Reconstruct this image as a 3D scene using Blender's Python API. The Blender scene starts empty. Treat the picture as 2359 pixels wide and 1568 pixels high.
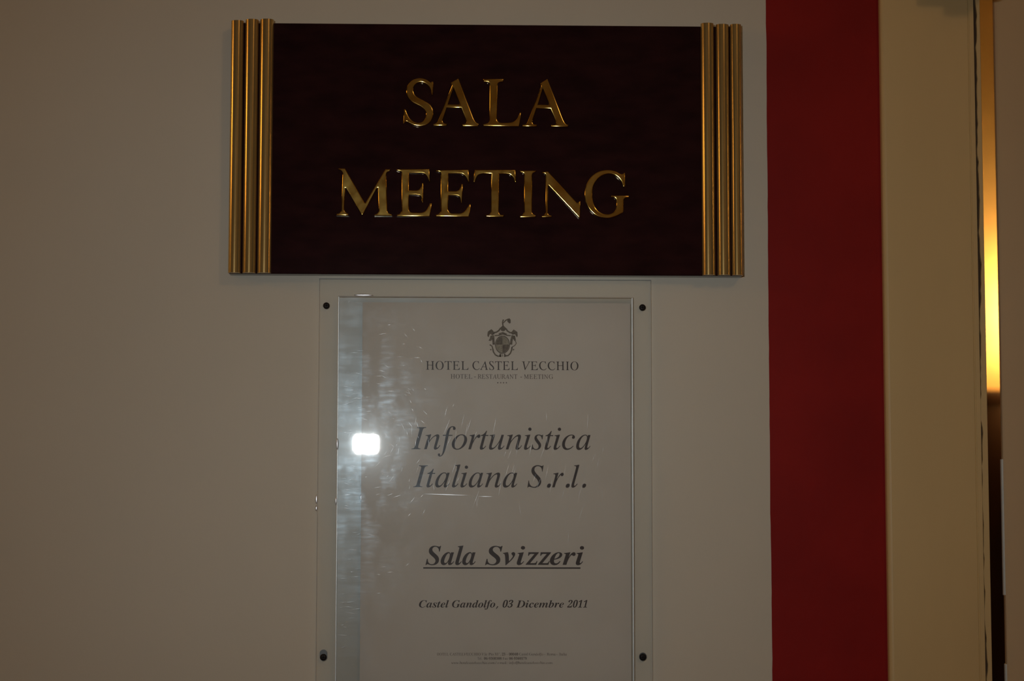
import bpy, bmesh, math, random
from mathutils import Matrix, Vector
sc = bpy.context.scene
col = sc.collection

# ------------------------------------------------------------------ camera
EYE = 1.5                                   # camera height, metres; wall face is y = 0
cam = bpy.data.cameras.new('camera'); cam_o = bpy.data.objects.new('camera', cam); col.objects.link(cam_o)
cam.sensor_width = 36.0; cam.lens = 36.0 * 5000.0 / 2359.0
cam.clip_start = 0.05; cam.clip_end = 30
Rr = Vector((0.99960789, -0.02797092, 0.00130435)); Uu = Vector((-0.00385840, -0.09145282, 0.99580193)); Ff = Vector((0.02773421, 0.99541650, 0.09152489))
M = Matrix.Identity(4)
for i in range(3):
    M[i][0] = Rr[i]; M[i][1] = Uu[i]; M[i][2] = -Ff[i]
M.translation = (0, -1.702, EYE)
cam_o.matrix_world = M
cam.dof.use_dof = True; cam.dof.focus_distance = 1.70; cam.dof.aperture_fstop = 7.5
sc.camera = cam_o

# ------------------------------------------------------------------ world, exposure
w = bpy.data.worlds.new('night'); sc.world = w; w.use_nodes = True
w.node_tree.nodes['Background'].inputs[0].default_value = (0.01, 0.012, 0.02, 1)
w.node_tree.nodes['Background'].inputs[1].default_value = 0.3
sc.view_settings.view_transform = 'Standard'; sc.view_settings.look = 'None'
sc.view_settings.exposure = 0.0; sc.view_settings.gamma = 1.0; sc.view_settings.use_curve_mapping = False

# ------------------------------------------------------------------ lights
def light(name, kind, loc, power, colr, size=0.1, size_y=None, aim=None):
    l = bpy.data.lights.new(name, kind); l.energy = power; l.color = colr
    if kind == 'AREA':
        l.shape = 'RECTANGLE'; l.size = size; l.size_y = size_y or size
    else:
        l.shadow_soft_size = size
    o = bpy.data.objects.new(name, l); col.objects.link(o); o.location = loc
    if aim is not None:
        o.rotation_euler = (Vector(aim) - Vector(loc)).to_track_quat('-Z', 'Y').to_euler()
    return o
# the photographer's flash, held a little up and to the left of the lens
fl = light('camera_flash', 'AREA', (-0.133, -1.702, EYE + 0.149), 0.37, (0.945, 0.985, 0.96), 0.031, 0.021, (0.045, 0, EYE + 0.13))
fl.data.spread = math.radians(50)      # the flash reflector throws a beam that fades towards its edges
CEIL_GLOW = 17.5; CEIL_COL = (1.0, 0.60, 0.26)
SCONCE_COL = (1.0, 0.55, 0.16)
ROOM_POWER = 7.0; ROOM_COL = (1.0, 0.62, 0.20)

# ------------------------------------------------------------------ materials
def mat(name, rgb=(0.8, 0.8, 0.8), rough=0.5, metal=0.0, spec=0.5, coat=0.0, emit=None, estr=0.0):
    m = bpy.data.materials.new(name); m.use_nodes = True
    b = m.node_tree.nodes['Principled BSDF']
    b.inputs['Base Color'].default_value = (*rgb, 1); b.inputs['Roughness'].default_value = rough
    b.inputs['Metallic'].default_value = metal; b.inputs['Specular IOR Level'].default_value = spec
    b.inputs['Coat Weight'].default_value = coat; b.inputs['Coat Roughness'].default_value = 0.06
    if emit:
        b.inputs['Emission Color'].default_value = (*emit, 1); b.inputs['Emission Strength'].default_value = estr
    return m
def nd(m, t, **k):
    n = m.node_tree.nodes.new(t)
    for a, v in k.items():
        setattr(n, a, v)
    return n
def ln(m, a, b):
    m.node_tree.links.new(a, b)
def noise(m, scale, detail=4, stretch=(1, 1, 1), rot=(0, 0, 0)):
    tc = nd(m, 'ShaderNodeTexCoord'); mp = nd(m, 'ShaderNodeMapping')
    mp.inputs['Scale'].default_value = stretch; mp.inputs['Rotation'].default_value = rot
    n = nd(m, 'ShaderNodeTexNoise'); n.inputs['Scale'].default_value = scale; n.inputs['Detail'].default_value = detail
    ln(m, tc.outputs['Object'], mp.inputs['Vector']); ln(m, mp.outputs['Vector'], n.inputs['Vector'])
    return n.outputs['Fac']
def ramp(m, fac, stops):
    r = nd(m, 'ShaderNodeValToRGB'); e = r.color_ramp.elements
    while len(e) < len(stops): e.new(0.5)
    for el, (p, c) in zip(e, stops):
        el.position = p; el.color = (*c, 1) if len(c) == 3 else c
    ln(m, fac, r.inputs['Fac'])
    return r.outputs['Color']
def bsdf(m): return m.node_tree.nodes['Principled BSDF']
def tint(m, fac, a, b, lo=0.35, hi=0.65):
    ln(m, ramp(m, fac, [(lo, a), (hi, b)]), bsdf(m).inputs['Base Color'])
def bump(m, fac, strength, dist):
    bp = nd(m, 'ShaderNodeBump'); bp.inputs['Strength'].default_value = strength; bp.inputs['Distance'].default_value = dist
    ln(m, fac, bp.inputs['Height']); ln(m, bp.outputs['Normal'], bsdf(m).inputs['Normal'])

m_wall = mat('cream_wall_paint', rough=0.6, spec=0.25)
tint(m_wall, noise(m_wall, 5, 5), (0.70, 0.645, 0.545), (0.725, 0.67, 0.57)); bump(m_wall, noise(m_wall, 90, 4), 0.12, 0.002)
m_red = mat('dark_red_paint', rough=0.55, spec=0.15)
tint(m_red, noise(m_red, 14, 5), (0.27, 0.008, 0.007), (0.32, 0.010, 0.008)); bump(m_red, noise(m_red, 130, 4), 0.10, 0.002)
m_case = mat('yellowed_cream_enamel', rough=0.38, spec=0.4)
tint(m_case, noise(m_case, 6, 4, (3, 1, 0.6)), (0.75, 0.555, 0.275), (0.79, 0.59, 0.295)); bump(m_case, noise(m_case, 60, 3), 0.06, 0.001)
m_leaf = mat('cream_door_enamel', rough=0.35, spec=0.4)
tint(m_leaf, noise(m_leaf, 5, 4), (0.70, 0.545, 0.345), (0.74, 0.58, 0.37))
m_gapdark = mat('dark_joint', (0.09, 0.055, 0.035), 0.9)
m_hallwall = mat('hall_cream_paint', rough=0.7, spec=0.2)
tint(m_hallwall, noise(m_hallwall, 3, 3), (0.60, 0.50, 0.35), (0.64, 0.54, 0.38))
m_ceil = mat('white_ceiling', rough=0.8); tint(m_ceil, noise(m_ceil, 4, 3), (0.68, 0.64, 0.57), (0.72, 0.68, 0.60))
m_floor = mat('terracotta_floor', rough=0.35); tint(m_floor, noise(m_floor, 4, 5), (0.16, 0.07, 0.035), (0.22, 0.10, 0.05))
m_roomwall = mat('ochre_wall_paint', rough=0.7, spec=0.2)
tint(m_roomwall, noise(m_roomwall, 9, 5), (0.62, 0.42, 0.20), (0.68, 0.48, 0.24)); bump(m_roomwall, noise(m_roomwall, 40, 4), 0.2, 0.004)
m_wains = mat('dark_wood_panelling', rough=0.4); tint(m_wains, noise(m_wains, 6, 6, (8, 8, 0.6)), (0.020, 0.007, 0.004), (0.035, 0.012, 0.006))

m_board = mat('mahogany_lacquer', rough=0.12, spec=0.06, coat=0.3)
tint(m_board, noise(m_board, 60, 8, (0.6, 3, 1.6)), (0.0170, 0.0058, 0.0076), (0.0320, 0.0100, 0.0115), 0.3, 0.7)
m_gold = mat('polished_brass', (0.86, 0.61, 0.16), 0.13, 1.0)
ln(m_gold, ramp(m_gold, noise(m_gold, 60, 5), [(0.35, (0.09,) * 3), (0.7, (0.17,) * 3)]), bsdf(m_gold).inputs['Roughness'])
m_rod = mat('gilded_moulding', rough=0.17, metal=0.68, spec=0.3)
tint(m_rod, noise(m_rod, 45, 6, (6, 6, 0.4)), (0.60, 0.40, 0.145), (0.72, 0.49, 0.185), 0.3, 0.7)
m_paper = mat('white_copy_paper', rough=0.75, spec=0.15)
tint(m_paper, noise(m_paper, 25, 4), (0.67, 0.61, 0.55), (0.695, 0.635, 0.575))
m_ink = mat('black_toner', rough=0.45, spec=0.3); tint(m_ink, noise(m_ink, 300, 3), (0.026, 0.014, 0.014), (0.040, 0.021, 0.020))
m_ink2 = mat('grey_toner', rough=0.5, spec=0.3); tint(m_ink2, noise(m_ink2, 500, 3), (0.10, 0.075, 0.055), (0.20, 0.16, 0.12))
m_ink3 = mat('brown_grey_toner', rough=0.5, spec=0.3); tint(m_ink3, noise(m_ink3, 900, 3), (0.075, 0.052, 0.046), (0.13, 0.095, 0.085))
m_ink4 = mat('pale_toner', rough=0.5, spec=0.3); tint(m_ink4, noise(m_ink4, 700, 3), (0.26, 0.22, 0.16), (0.40, 0.35, 0.27))
m_screw = mat('blackened_steel', (0.014, 0.010, 0.009), 0.55, 0.0, 0.3)
m_slot = mat('screw_recess', (0.004, 0.003, 0.003), 0.9)
m_hole = mat('slotted_hole_wall', (0.055, 0.060, 0.068), 0.3)
m_bracket = mat('aged_brass', (0.30, 0.20, 0.07), 0.35, 1.0)
m_greybox = mat('grey_painted_metal', (0.25, 0.25, 0.24), 0.4)
m_edge_glint = mat('pale_edge_glint', (0.80, 0.90, 0.93), 0.25)  # pale colour stands in for the glint on the door edge

def acrylic(name, haze_w, haze_r, tintc, smudge=True, sheen=0.04):
    """clear acrylic sheet: see-through, with a weak mirror reflection and scuffed, smeared patches tinted as flash haze"""
    m = bpy.data.materials.new(name); m.use_nodes = True; nt = m.node_tree
    nt.nodes.remove(nt.nodes['Principled BSDF']); out = nt.nodes['Material Output']
    tr = nd(m, 'ShaderNodeBsdfTransparent'); tr.inputs['Color'].default_value = (*tintc, 1)
    gl = nd(m, 'ShaderNodeBsdfGlossy'); gl.inputs['Roughness'].default_value = 0.012; gl.inputs['Color'].default_value = (1, 1, 1, 1)
    fr = nd(m, 'ShaderNodeFresnel'); fr.inputs['IOR'].default_value = 1.42
    mx = nd(m, 'ShaderNodeMixShader'); ln(m, fr.outputs[0], mx.inputs[0]); ln(m, tr.outputs[0], mx.inputs[1]); ln(m, gl.outputs[0], mx.inputs[2])
    hz = nd(m, 'ShaderNodeBsdfGlossy'); hz.inputs['Roughness'].default_value = haze_r; hz.inputs['Color'].default_value = (0.64, 0.83, 1, 1)  # blue tint puts the flash haze into the scuffs and smears
    m2 = nd(m, 'ShaderNodeMixShader')
    ln(m, mx.outputs[0], m2.inputs[1]); ln(m, hz.outputs[0], m2.inputs[2])
    if smudge:
        big = ramp(m, noise(m, 62, 4, (1.3, 1, 0.8)), [(0.46, (0, 0, 0)), (0.72, (1, 1, 1))])
        fine = ramp(m, noise(m, 330, 4, (0.25, 1, 1.2), (0, 0.12, 0)), [(0.45, (0.2,) * 3), (0.70, (1, 1, 1))])
        mu = nd(m, 'ShaderNodeMath', operation='MULTIPLY'); 
        # smudges with a blue flash glow put in, strongest down the left third
        tc = nd(m, 'ShaderNodeTexCoord'); sx = nd(m, 'ShaderNodeSeparateXYZ'); ln(m, tc.outputs['Object'], sx.inputs[0])
        mr = nd(m, 'ShaderNodeMapRange', interpolation_type='SMOOTHSTEP'); ln(m, sx.outputs['X'], mr.inputs['Value'])
        mr.inputs['From Min'].default_value = -0.065; mr.inputs['From Max'].default_value = -0.015; mr.inputs['To Min'].default_value = 1.0; mr.inputs['To Max'].default_value = 0.18
        mb = nd(m, 'ShaderNodeMath', operation='MULTIPLY'); ln(m, big, mb.inputs[0]); ln(m, mr.outputs[0], mb.inputs[1])
        ln(m, mb.outputs[0], mu.inputs[0]); ln(m, fine, mu.inputs[1])
        mv = nd(m, 'ShaderNodeMath', operation='MULTIPLY_ADD'); ln(m, mu.outputs[0], mv.inputs[0]); mv.inputs[1].default_value = haze_w; mv.inputs[2].default_value = haze_w * 0.04
        ln(m, mv.outputs[0], m2.inputs[0])
    else:
        st = ramp(m, noise(m, 200, 4, (0.12, 1, 1.0), (0, 0.06, 0)), [(0.35, (0.45,) * 3), (0.70, (1, 1, 1))])
        # scuffs and painted-in bluish flash haze, masked to the inside of the pocket
        tc = nd(m, 'ShaderNodeTexCoord'); sx = nd(m, 'ShaderNodeSeparateXYZ'); ln(m, tc.outputs['Object'], sx.inputs[0])
        gt = nd(m, 'ShaderNodeMath', operation='GREATER_THAN'); ln(m, sx.outputs['X'], gt.inputs[0]); gt.inputs[1].default_value = -0.0890
        lt = nd(m, 'ShaderNodeMath', operation='LESS_THAN'); ln(m, sx.outputs['X'], lt.inputs[0]); lt.inputs[1].default_value = 0.1420
        lz = nd(m, 'ShaderNodeMath', operation='LESS_THAN'); ln(m, sx.outputs['Z'], lz.inputs[0]); lz.inputs[1].default_value = EYE + 0.1895
        lm = nd(m, 'ShaderNodeMath', operation='MULTIPLY'); ln(m, lt.outputs[0], lm.inputs[0]); ln(m, lz.outputs[0], lm.inputs[1])
        mk = nd(m, 'ShaderNodeMath', operation='MULTIPLY'); ln(m, gt.outputs[0], mk.inputs[0]); ln(m, lm.outputs[0], mk.inputs[1])
        mw = nd(m, 'ShaderNodeMath', operation='MULTIPLY_ADD'); ln(m, mk.outputs[0], mw.inputs[0]); mw.inputs[1].default_value = haze_w * 0.93; mw.inputs[2].default_value = haze_w * 0.07
        mv = nd(m, 'ShaderNodeMath', operation='MULTIPLY'); ln(m, st, mv.inputs[0]); ln(m, mw.outputs[0], mv.inputs[1])
        ln(m, mv.outputs[0], m2.inputs[0])
    bl = nd(m, 'ShaderNodeBsdfGlossy'); bl.inputs['Roughness'].default_value = 0.115; bl.inputs['Color'].default_value = (0.85, 0.93, 1, 1)   # added lobe: paints a bluish glow round the flash reflection
    m3 = nd(m, 'ShaderNodeMixShader'); m3.inputs[0].default_value = 0.0008 if smudge else 0.0
    ln(m, m2.outputs[0], m3.inputs[1]); ln(m, bl.outputs[0], m3.inputs[2])
    ln(m, m3.outputs[0], out.inputs['Surface'])
    return m
m_acr_front = acrylic('clear_acrylic_front', 0.017, 0.20, (0.965, 0.965, 0.96))
m_acr_back = acrylic('scuffed_haze_acrylic_back', 0.022, 0.28, (0.975, 0.975, 0.975), False)
def half_clear(name, rgb, rough, amount, metal=0.0):
    m = mat(name, rgb, rough, metal, 0.6); nt = m.node_tree; out = nt.nodes['Material Output']
    tr = nd(m, 'ShaderNodeBsdfTransparent'); mx = nd(m, 'ShaderNodeMixShader'); mx.inputs[0].default_value = amount
    ln(m, tr.outputs[0], mx.inputs[1]); ln(m, bsdf(m).outputs[0], mx.inputs[2]); ln(m, mx.outputs[0], out.inputs['Surface'])
    return m
m_acr_edge = half_clear('sawn_acrylic_edge', (0.86, 0.88, 0.88), 0.42, 0.8, 0.6)
m_scratch = half_clear('bright_scratch', (0.9, 0.94, 1.0), 0.36, 0.5, 0.5)
m_glint_bead = half_clear('bright_glint_bead', (0.95, 0.95, 1.0), 0.30, 0.5, 0.9)
m_glow = mat('lit_frosted_glass', (0.9, 0.8, 0.6), 0.4, emit=(1.0, 0.50, 0.14), estr=9.0)
m_glow_l = mat('lit_frosted_glass_bright', (0.9, 0.8, 0.6), 0.4, emit=(1.0, 0.50, 0.11), estr=6.0)
m_glow_r = mat('lit_frosted_glass_soft', (0.9, 0.8, 0.6), 0.4, emit=(1.0, 0.52, 0.13), estr=20.0)
m_glow2 = mat('lit_opal_globe', (0.9, 0.85, 0.7), 0.4, emit=CEIL_COL, estr=CEIL_GLOW)

# ------------------------------------------------------------------ helpers
def bm_obj(name, bm, m, parent=None, mats=None, smooth=False):
    bmesh.ops.recalc_face_normals(bm, faces=bm.faces[:])
    for e in bm.edges:                      # keep flat ends from bending the shading of rounded sides
        if len(e.link_faces) == 2 and e.link_faces[0].smooth != e.link_faces[1].smooth: e.smooth = False
    me = bpy.data.meshes.new(name); bm.to_mesh(me); bm.free()
    for x in (mats or [m]): me.materials.append(x)
    if smooth:
        for p in me.polygons: p.use_smooth = True
    o = bpy.data.objects.new(name, me); col.objects.link(o)
    if parent: o.parent = parent
    return o
def add_box(bm, x0, x1, y0, y1, z0, z1, mi=0):
    v = [bm.verts.new(c) for c in ((x0, y0, z0), (x1, y0, z0), (x1, y1, z0), (x0, y1, z0), (x0, y0, z1), (x1, y0, z1), (x1, y1, z1), (x0, y1, z1))]
    fs = [bm.faces.new([v[i] for i in q]) for q in ((0, 3, 2, 1), (4, 5, 6, 7), (0, 1, 5, 4), (1, 2, 6, 5), (2, 3, 7, 6), (3, 0, 4, 7))]
    for f in fs: f.material_index = mi
    return fs
def box(name, m, x0, x1, y0, y1, z0, z1, parent=None, bevel=0.0, seg=2):
    bm = bmesh.new(); add_box(bm, x0, x1, y0, y1, z0, z1)
    if bevel:
        bmesh.ops.bevel(bm, geom=bm.edges[:], offset=bevel, segments=seg, profile=0.5, affect='EDGES')
    return bm_obj(name, bm, m, parent, smooth=False)
def prism_z(name, m, prof, z0, z1, parent=None, smooth=False):
    """extrude an xy outline upwards"""
    bm = bmesh.new(); a = [bm.verts.new((x, y, z0)) for x, y in prof]; b = [bm.verts.new((x, y, z1)) for x, y in prof]
    n = len(prof); bm.faces.new(a); bm.faces.new(b)
    for i in range(n):
        f = bm.faces.new((a[i], a[(i + 1) % n], b[(i + 1) % n], b[i])); f.smooth = smooth
    return bm_obj(name, bm, m, parent)
def lathe(bm, prof, cx, cy, cz, n=24, axis='z', mi=0):
    rings = []
    for r, h in prof:
        ring = []
        for i in range(n):
            a = 2 * math.pi * i / n; u, v = r * math.cos(a), r * math.sin(a)
            ring.append(bm.verts.new((cx + u, cy + v, cz + h) if axis == 'z' else (cx + u, cy + h, cz + v)))
        rings.append(ring)
    for p, q in zip(rings, rings[1:]):
        for i in range(n):
            f = bm.faces.new((p[i], p[(i + 1) % n], q[(i + 1) % n], q[i])); f.smooth = True; f.material_index = mi
    for r in (rings[0], rings[-1]):
        f = bm.faces.new(r); f.material_index = mi
def curve_mesh(name, polys, extrude=0.0, bevel=0.0, res=2):
    """closed xy outlines (metres) -> filled mesh, lying in the xy plane"""
    cu = bpy.data.curves.new(name, 'CURVE'); cu.dimensions = '2D'; cu.fill_mode = 'BOTH' if extrude else 'FRONT'
    cu.extrude = extrude; cu.bevel_depth = bevel; cu.bevel_resolution = res; cu.offset = -bevel
    for p in polys:
        s = cu.splines.new('POLY'); s.points.add(len(p) - 1); s.use_cyclic_u = True
        for k, (x, y) in enumerate(p): s.points[k].co = (x, y, 0, 1)
    o = bpy.data.objects.new(name, cu)
    me = bpy.data.meshes.new_from_object(o); me.name = name
    bpy.data.objects.remove(o); bpy.data.curves.remove(cu)
    me.transform(Matrix.Rotation(math.pi / 2, 4, 'X'))          # xy -> xz, front face towards -y
    return me
def soft_edges(me):
    """flat face, smoothly rounded edge"""
    bm = bmesh.new(); bm.from_mesh(me); bmesh.ops.remove_doubles(bm, verts=bm.verts[:], dist=1e-6)
    for f in bm.faces: f.normal_update(); f.smooth = abs(f.normal.y) < 0.998
    for e in bm.edges:
        if len(e.link_faces) == 2:
            a, b = e.link_faces
            e.smooth = a.smooth and b.smooth and a.normal.angle(b.normal, 0) < 0.6
    bm.to_mesh(me); bm.free()
def link_mesh(name, me, m, parent=None, loc=(0, 0, 0)):
    me.materials.clear(); me.materials.append(m)
    o = bpy.data.objects.new(name, me); col.objects.link(o); o.location = loc
    if parent: o.parent = parent
    return o
def tag(o, label=None, cat=None, group=None, kind=None):
    if label: o['label'] = label
    if cat: o['category'] = cat
    if group: o['group'] = group
    if kind: o['kind'] = kind
    return o
def empty(name, loc):
    o = bpy.data.objects.new(name, None); col.objects.link(o); o.location = loc; o.empty_display_size = 0.02
    return o
def adopt(o, parent):
    o.parent = parent; o.matrix_parent_inverse = Matrix.Translation(parent.location).inverted()
    return o
MM = 0.001

# ------------------------------------------------------------------ setting
XL, XR, YF, HC = -2.1, 4.2, -4.6, 3.0
OPX0, OPX1, OPZ = 0.4205, 1.262, 2.16                     # door opening in the wall
bm = bmesh.new()
add_box(bm, XL - 0.1, OPX0, 0, 0.15, 0, HC); add_box(bm, OPX1, XR + 0.1, 0, 0.15, 0, HC); add_box(bm, OPX0, OPX1, 0, 0.15, OPZ, HC)
tag(bm_obj('wall_back', bm, m_wall), 'cream painted wall carrying the signs', kind='structure')
tag(box('floor', m_floor, XL - 0.1, XR + 0.1, YF - 0.1, 3.2, -0.05, 0), 'dark terracotta floor below the frame', kind='structure')
tag(box('ceiling', m_ceil, XL - 0.1, XR + 0.1, YF - 0.1, 3.2, HC, HC + 0.05), 'white ceiling above the frame', kind='structure')
tag(box('wall_left', m_wains, XL - 0.1, XL, YF, 0, 0, HC), kind='structure')
tag(box('wall_right', m_wains, XR, XR + 0.1, YF, 0, 0, HC), kind='structure')
tag(box('wall_front', m_hallwall, XL - 0.1, XR + 0.1, YF - 0.1, YF, 0, HC), kind='structure')
# red band painted on the wall beside the door casing, its left edge cut in by hand
random.seed(4)
bm = bmesh.new(); n = 260; zs = [i * (OPZ + 0.1) / n for i in range(n + 1)]; le = []; off = 0.0
for z in zs:
    off = off * 0.8 + random.gauss(0, 0.00012); le.append(0.2506 + off)
fr = [[bm.verts.new((x, -0.0004, z)) for x, z in zip(le, zs)], [bm.verts.new((0.3430, -0.0004, z)) for z in zs]]
bk = [bm.verts.new((x, 0.0, z)) for x, z in zip(le, zs)]
for i in range(n):
    bm.faces.new((fr[0][i], fr[1][i], fr[1][i + 1], fr[0][i + 1])); bm.faces.new((bk[i], fr[0][i], fr[0][i + 1], bk[i + 1]))
tag(bm_obj('trim_1', bm, m_red), 'dark red painted vertical band between wall and door casing', kind='structure')
# door casing: flat board with a rounded left edge, a shallow groove, then the jamb rim past a dark joint
r = 0.0035; prof = [(0.3412, 0.0)]
for k in range(7):
    a = math.pi / 2 * k / 6; prof.append((0.3412 + r - r * math.cos(a), -0.008 + r - r * math.sin(a)))
prof += [(0.4112, -0.008), (0.4117, -0.0072), (0.4123, -0.0072), (0.4128, -0.0078), (0.4161, -0.0078), (0.4161, 0.0)]
cas = tag(prism_z('trim_2', m_case, prof, 0, OPZ + 0.07, smooth=False), 'yellowed cream door casing beside the red band', kind='structure')
# jamb rim with chipped left edge
bm = bmesh.new(); n = 420; zs = [i * OPZ / n for i in range(n + 1)]; le = []; off = 0.0
for z in zs:
    off = off * 0.72 + random.gauss(0, 0.00045); wide = 0.4167 + 0.0016 * max(0.0, min(1.0, (z - 1.62) / 0.10)) ; le.append(max(0.4163, min(0.4193, wide + off)))
A = [bm.verts.new((x, -0.0074, z)) for x, z in zip(le, zs)]; B = [bm.verts.new((0.4212, -0.0074, z)) for z in zs]
Cc = [bm.verts.new((x, -0.0040, z)) for x, z in zip(le, zs)]; Dd = [bm.verts.new((0.4216, -0.0066, z)) for z in zs]; Ee = [bm.verts.new((0.4216, 0.14, z)) for z in zs]
for i in range(n):
    for P, Q in ((Cc, A), (A, B), (B, Dd), (Dd, Ee)):
        bm.faces.new((P[i], Q[i], Q[i + 1], P[i + 1]))
rim = bm_obj('trim_3', bm, m_case); tag(rim, 'narrow chipped rim of the door jamb at the dark gap', kind='structure')
jb = tag(box('joint', m_gapdark, 0.4155, 0.4195, -0.0045, -0.001, 0, OPZ), 'dark joint line'); jb.parent = rim
# the room behind the door
tag(box('wall_far', m_roomwall, -0.2, 4.3, 3.0, 3.1, 0, HC), 'ochre wall glowing in lamp light behind the gap', kind='structure')
tag(box('wall_far_left', m_roomwall, -0.3, -0.2, 0.15, 3.1, 0, HC), kind='structure')
tag(box('wall_far_right', m_roomwall, 4.2, 4.3, 0.15, 3.1, 0, HC), kind='structure')
wz = EYE + 0.0700 * 4.65
pn = tag(box('trim_4', m_wains, -0.2, 4.2, 2.965, 3.0, 0, wz - 0.03), 'dark wood panelling below the glowing wall', kind='structure')
cp = box('cap_rail', m_wains, -0.2, 4.2, 2.94, 3.0, wz - 0.03, wz, bevel=0.008); cp.parent = pn

# door leaf, hinged on the right, standing a little ajar into the room; its edge is rebated to a thin lip
th = math.radians(4.3)
door = tag(empty('door_1', (1.2592, 0.045, 0.0)), 'cream door leaf standing ajar at the right edge', kind='structure')
door.rotation_euler = (0, 0, -th)
prof = [(0.0, 0.0), (0.0, 0.044), (-0.778, 0.044), (-0.778, 0.008), (-0.7980, 0.008), (-0.7994, 0.0073), (-0.80, 0.0060), (-0.80, 0.0026), (-0.7993, 0.0008), (-0.7975, 0.0)]
o = prism_z('leaf', m_leaf, prof, 0.005, 2.14, door)
for z0, z1 in ((EYE - 0.045, EYE + 0.068), (EYE - 0.40, EYE - 0.102)):  # pale strips added where the lip of the leaf glints
    tag(prism_z('edge_glint', m_edge_glint, [(-0.7999, 0.0062), (-0.8006, 0.0060), (-0.8011, 0.0050), (-0.8012, 0.0036), (-0.8009, 0.0022), (-0.8002, 0.0012), (-0.7994, 0.0009)], z0, z1, door, True), 'pale strip added for the glint along the door edge')
hb = bmesh.new(); lathe(hb, [(0.026, 0.0), (0.026, -0.008), (0.009, -0.010), (0.009, -0.045)], -0.735, 0, 1.02, 20, 'y'); add_box(hb, -0.735, -0.615, -0.052, -0.036, 1.011, 1.029)
bm_obj('handle', hb, m_bracket, door)

# ------------------------------------------------------------------ lamps of the place
def wall_lamp(loc, out_dir, shade_m, power, colr, label, z_len=0.20):
    """frosted glass cup on a brass plate; out_dir is the unit vector away from the wall"""
    t = tag(empty('wall_lamp', loc), label, 'lamp', None); d = Vector(out_dir); c = d * 0.095
    bm = bmesh.new(); hx = 0.035 if d.y else 0.01; hy = 0.035 if d.x else 0.01
    add_box(bm, d.x * 0.01 - hx, d.x * 0.01 + hx, d.y * 0.01 - hy, d.y * 0.01 + hy, -0.10, 0.05)
    add_box(bm, min(0, c.x) - 0.006, max(0, c.x) + 0.006, min(0, c.y) - 0.006, max(0, c.y) + 0.006, -0.085, -0.07)
    bm_obj('bracket', bm, m_bracket, t)
    bm = bmesh.new()
    lathe(bm, [(0.020, -0.085), (0.034, -0.06), (0.050, 0.0), (0.058, z_len - 0.09), (0.055, z_len - 0.088), (0.046, 0.0), (0.030, -0.05), (0.012, -0.07)], c.x, c.y, 0, 28)
    bm_obj('shade', bm, shade_m, t)
    l = light('lamp_glow', 'POINT', (0, 0, 0), power, colr, 0.045); l.parent = t; l.location = (c.x, c.y, z_len - 0.03)
    return t
# wide linen-shaded lamp on the left hall wall
wl = tag(empty('wall_lamp', (XL, -0.62, EYE + 0.61)), 'wide linen shaded wall lamp on the hall side wall left of the signs', 'lamp')
n = 16; prof = [(0.0, -0.33)] + [(0.13 * math.sin(math.pi * k / n), -0.33 * math.cos(math.pi * k / n)) for k in range(1, n)] + [(0.0, 0.33)]
prism_z('shade', m_glow_l, prof, 0.0, 0.20, wl, True)
box('bracket', m_bracket, 0.0, 0.05, -0.04, 0.04, -0.06, 0.0, wl, 0.004)
wall_lamp((XR, -0.75, EYE + 0.86), (-1, 0, 0), m_glow_r, 0.3, SCONCE_COL, 'brass wall lamp with frosted cup on the hall side wall right of the door')
wall_lamp((1.275, 3.0, EYE + 0.33), (0, -1, 0), m_glow, ROOM_POWER, ROOM_COL, 'wall lamp in the room seen through the door gap')
pl = tag(empty('ceiling_lamp', (1.15, -2.3, HC)), 'opal globe lamp hanging from the hall ceiling', 'lamp')
bm = bmesh.new(); lathe(bm, [(0.06, 0.0), (0.055, -0.025), (0.012, -0.03), (0.012, -0.12)], 0, 0, 0, 24); bm_obj('stem', bm, m_bracket, pl)
bm = bmesh.new(); lathe(bm, [(0.11 * math.sin(math.pi * k / 14) + 0.001, -0.22 + 0.11 * math.cos(math.pi * k / 14)) for k in range(15)], 0, 0, 0, 28); bm_obj('globe', bm, m_glow2, pl)
# unseen box added over the door head only to cast its shadow
dc = tag(empty('shadow_box', (0.43, 0, EYE + 0.438)), 'unseen grey box added above the door casing for its shadow', 'shadow box')
box('body', m_greybox, -0.020, 0.000, -0.066, -0.0081, 0.0, 0.06, dc, 0.003)
box('shadow_step', m_bracket, -0.046, -0.020, -0.050, -0.0081, 0.002, 0.014, dc, 0.002)

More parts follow.
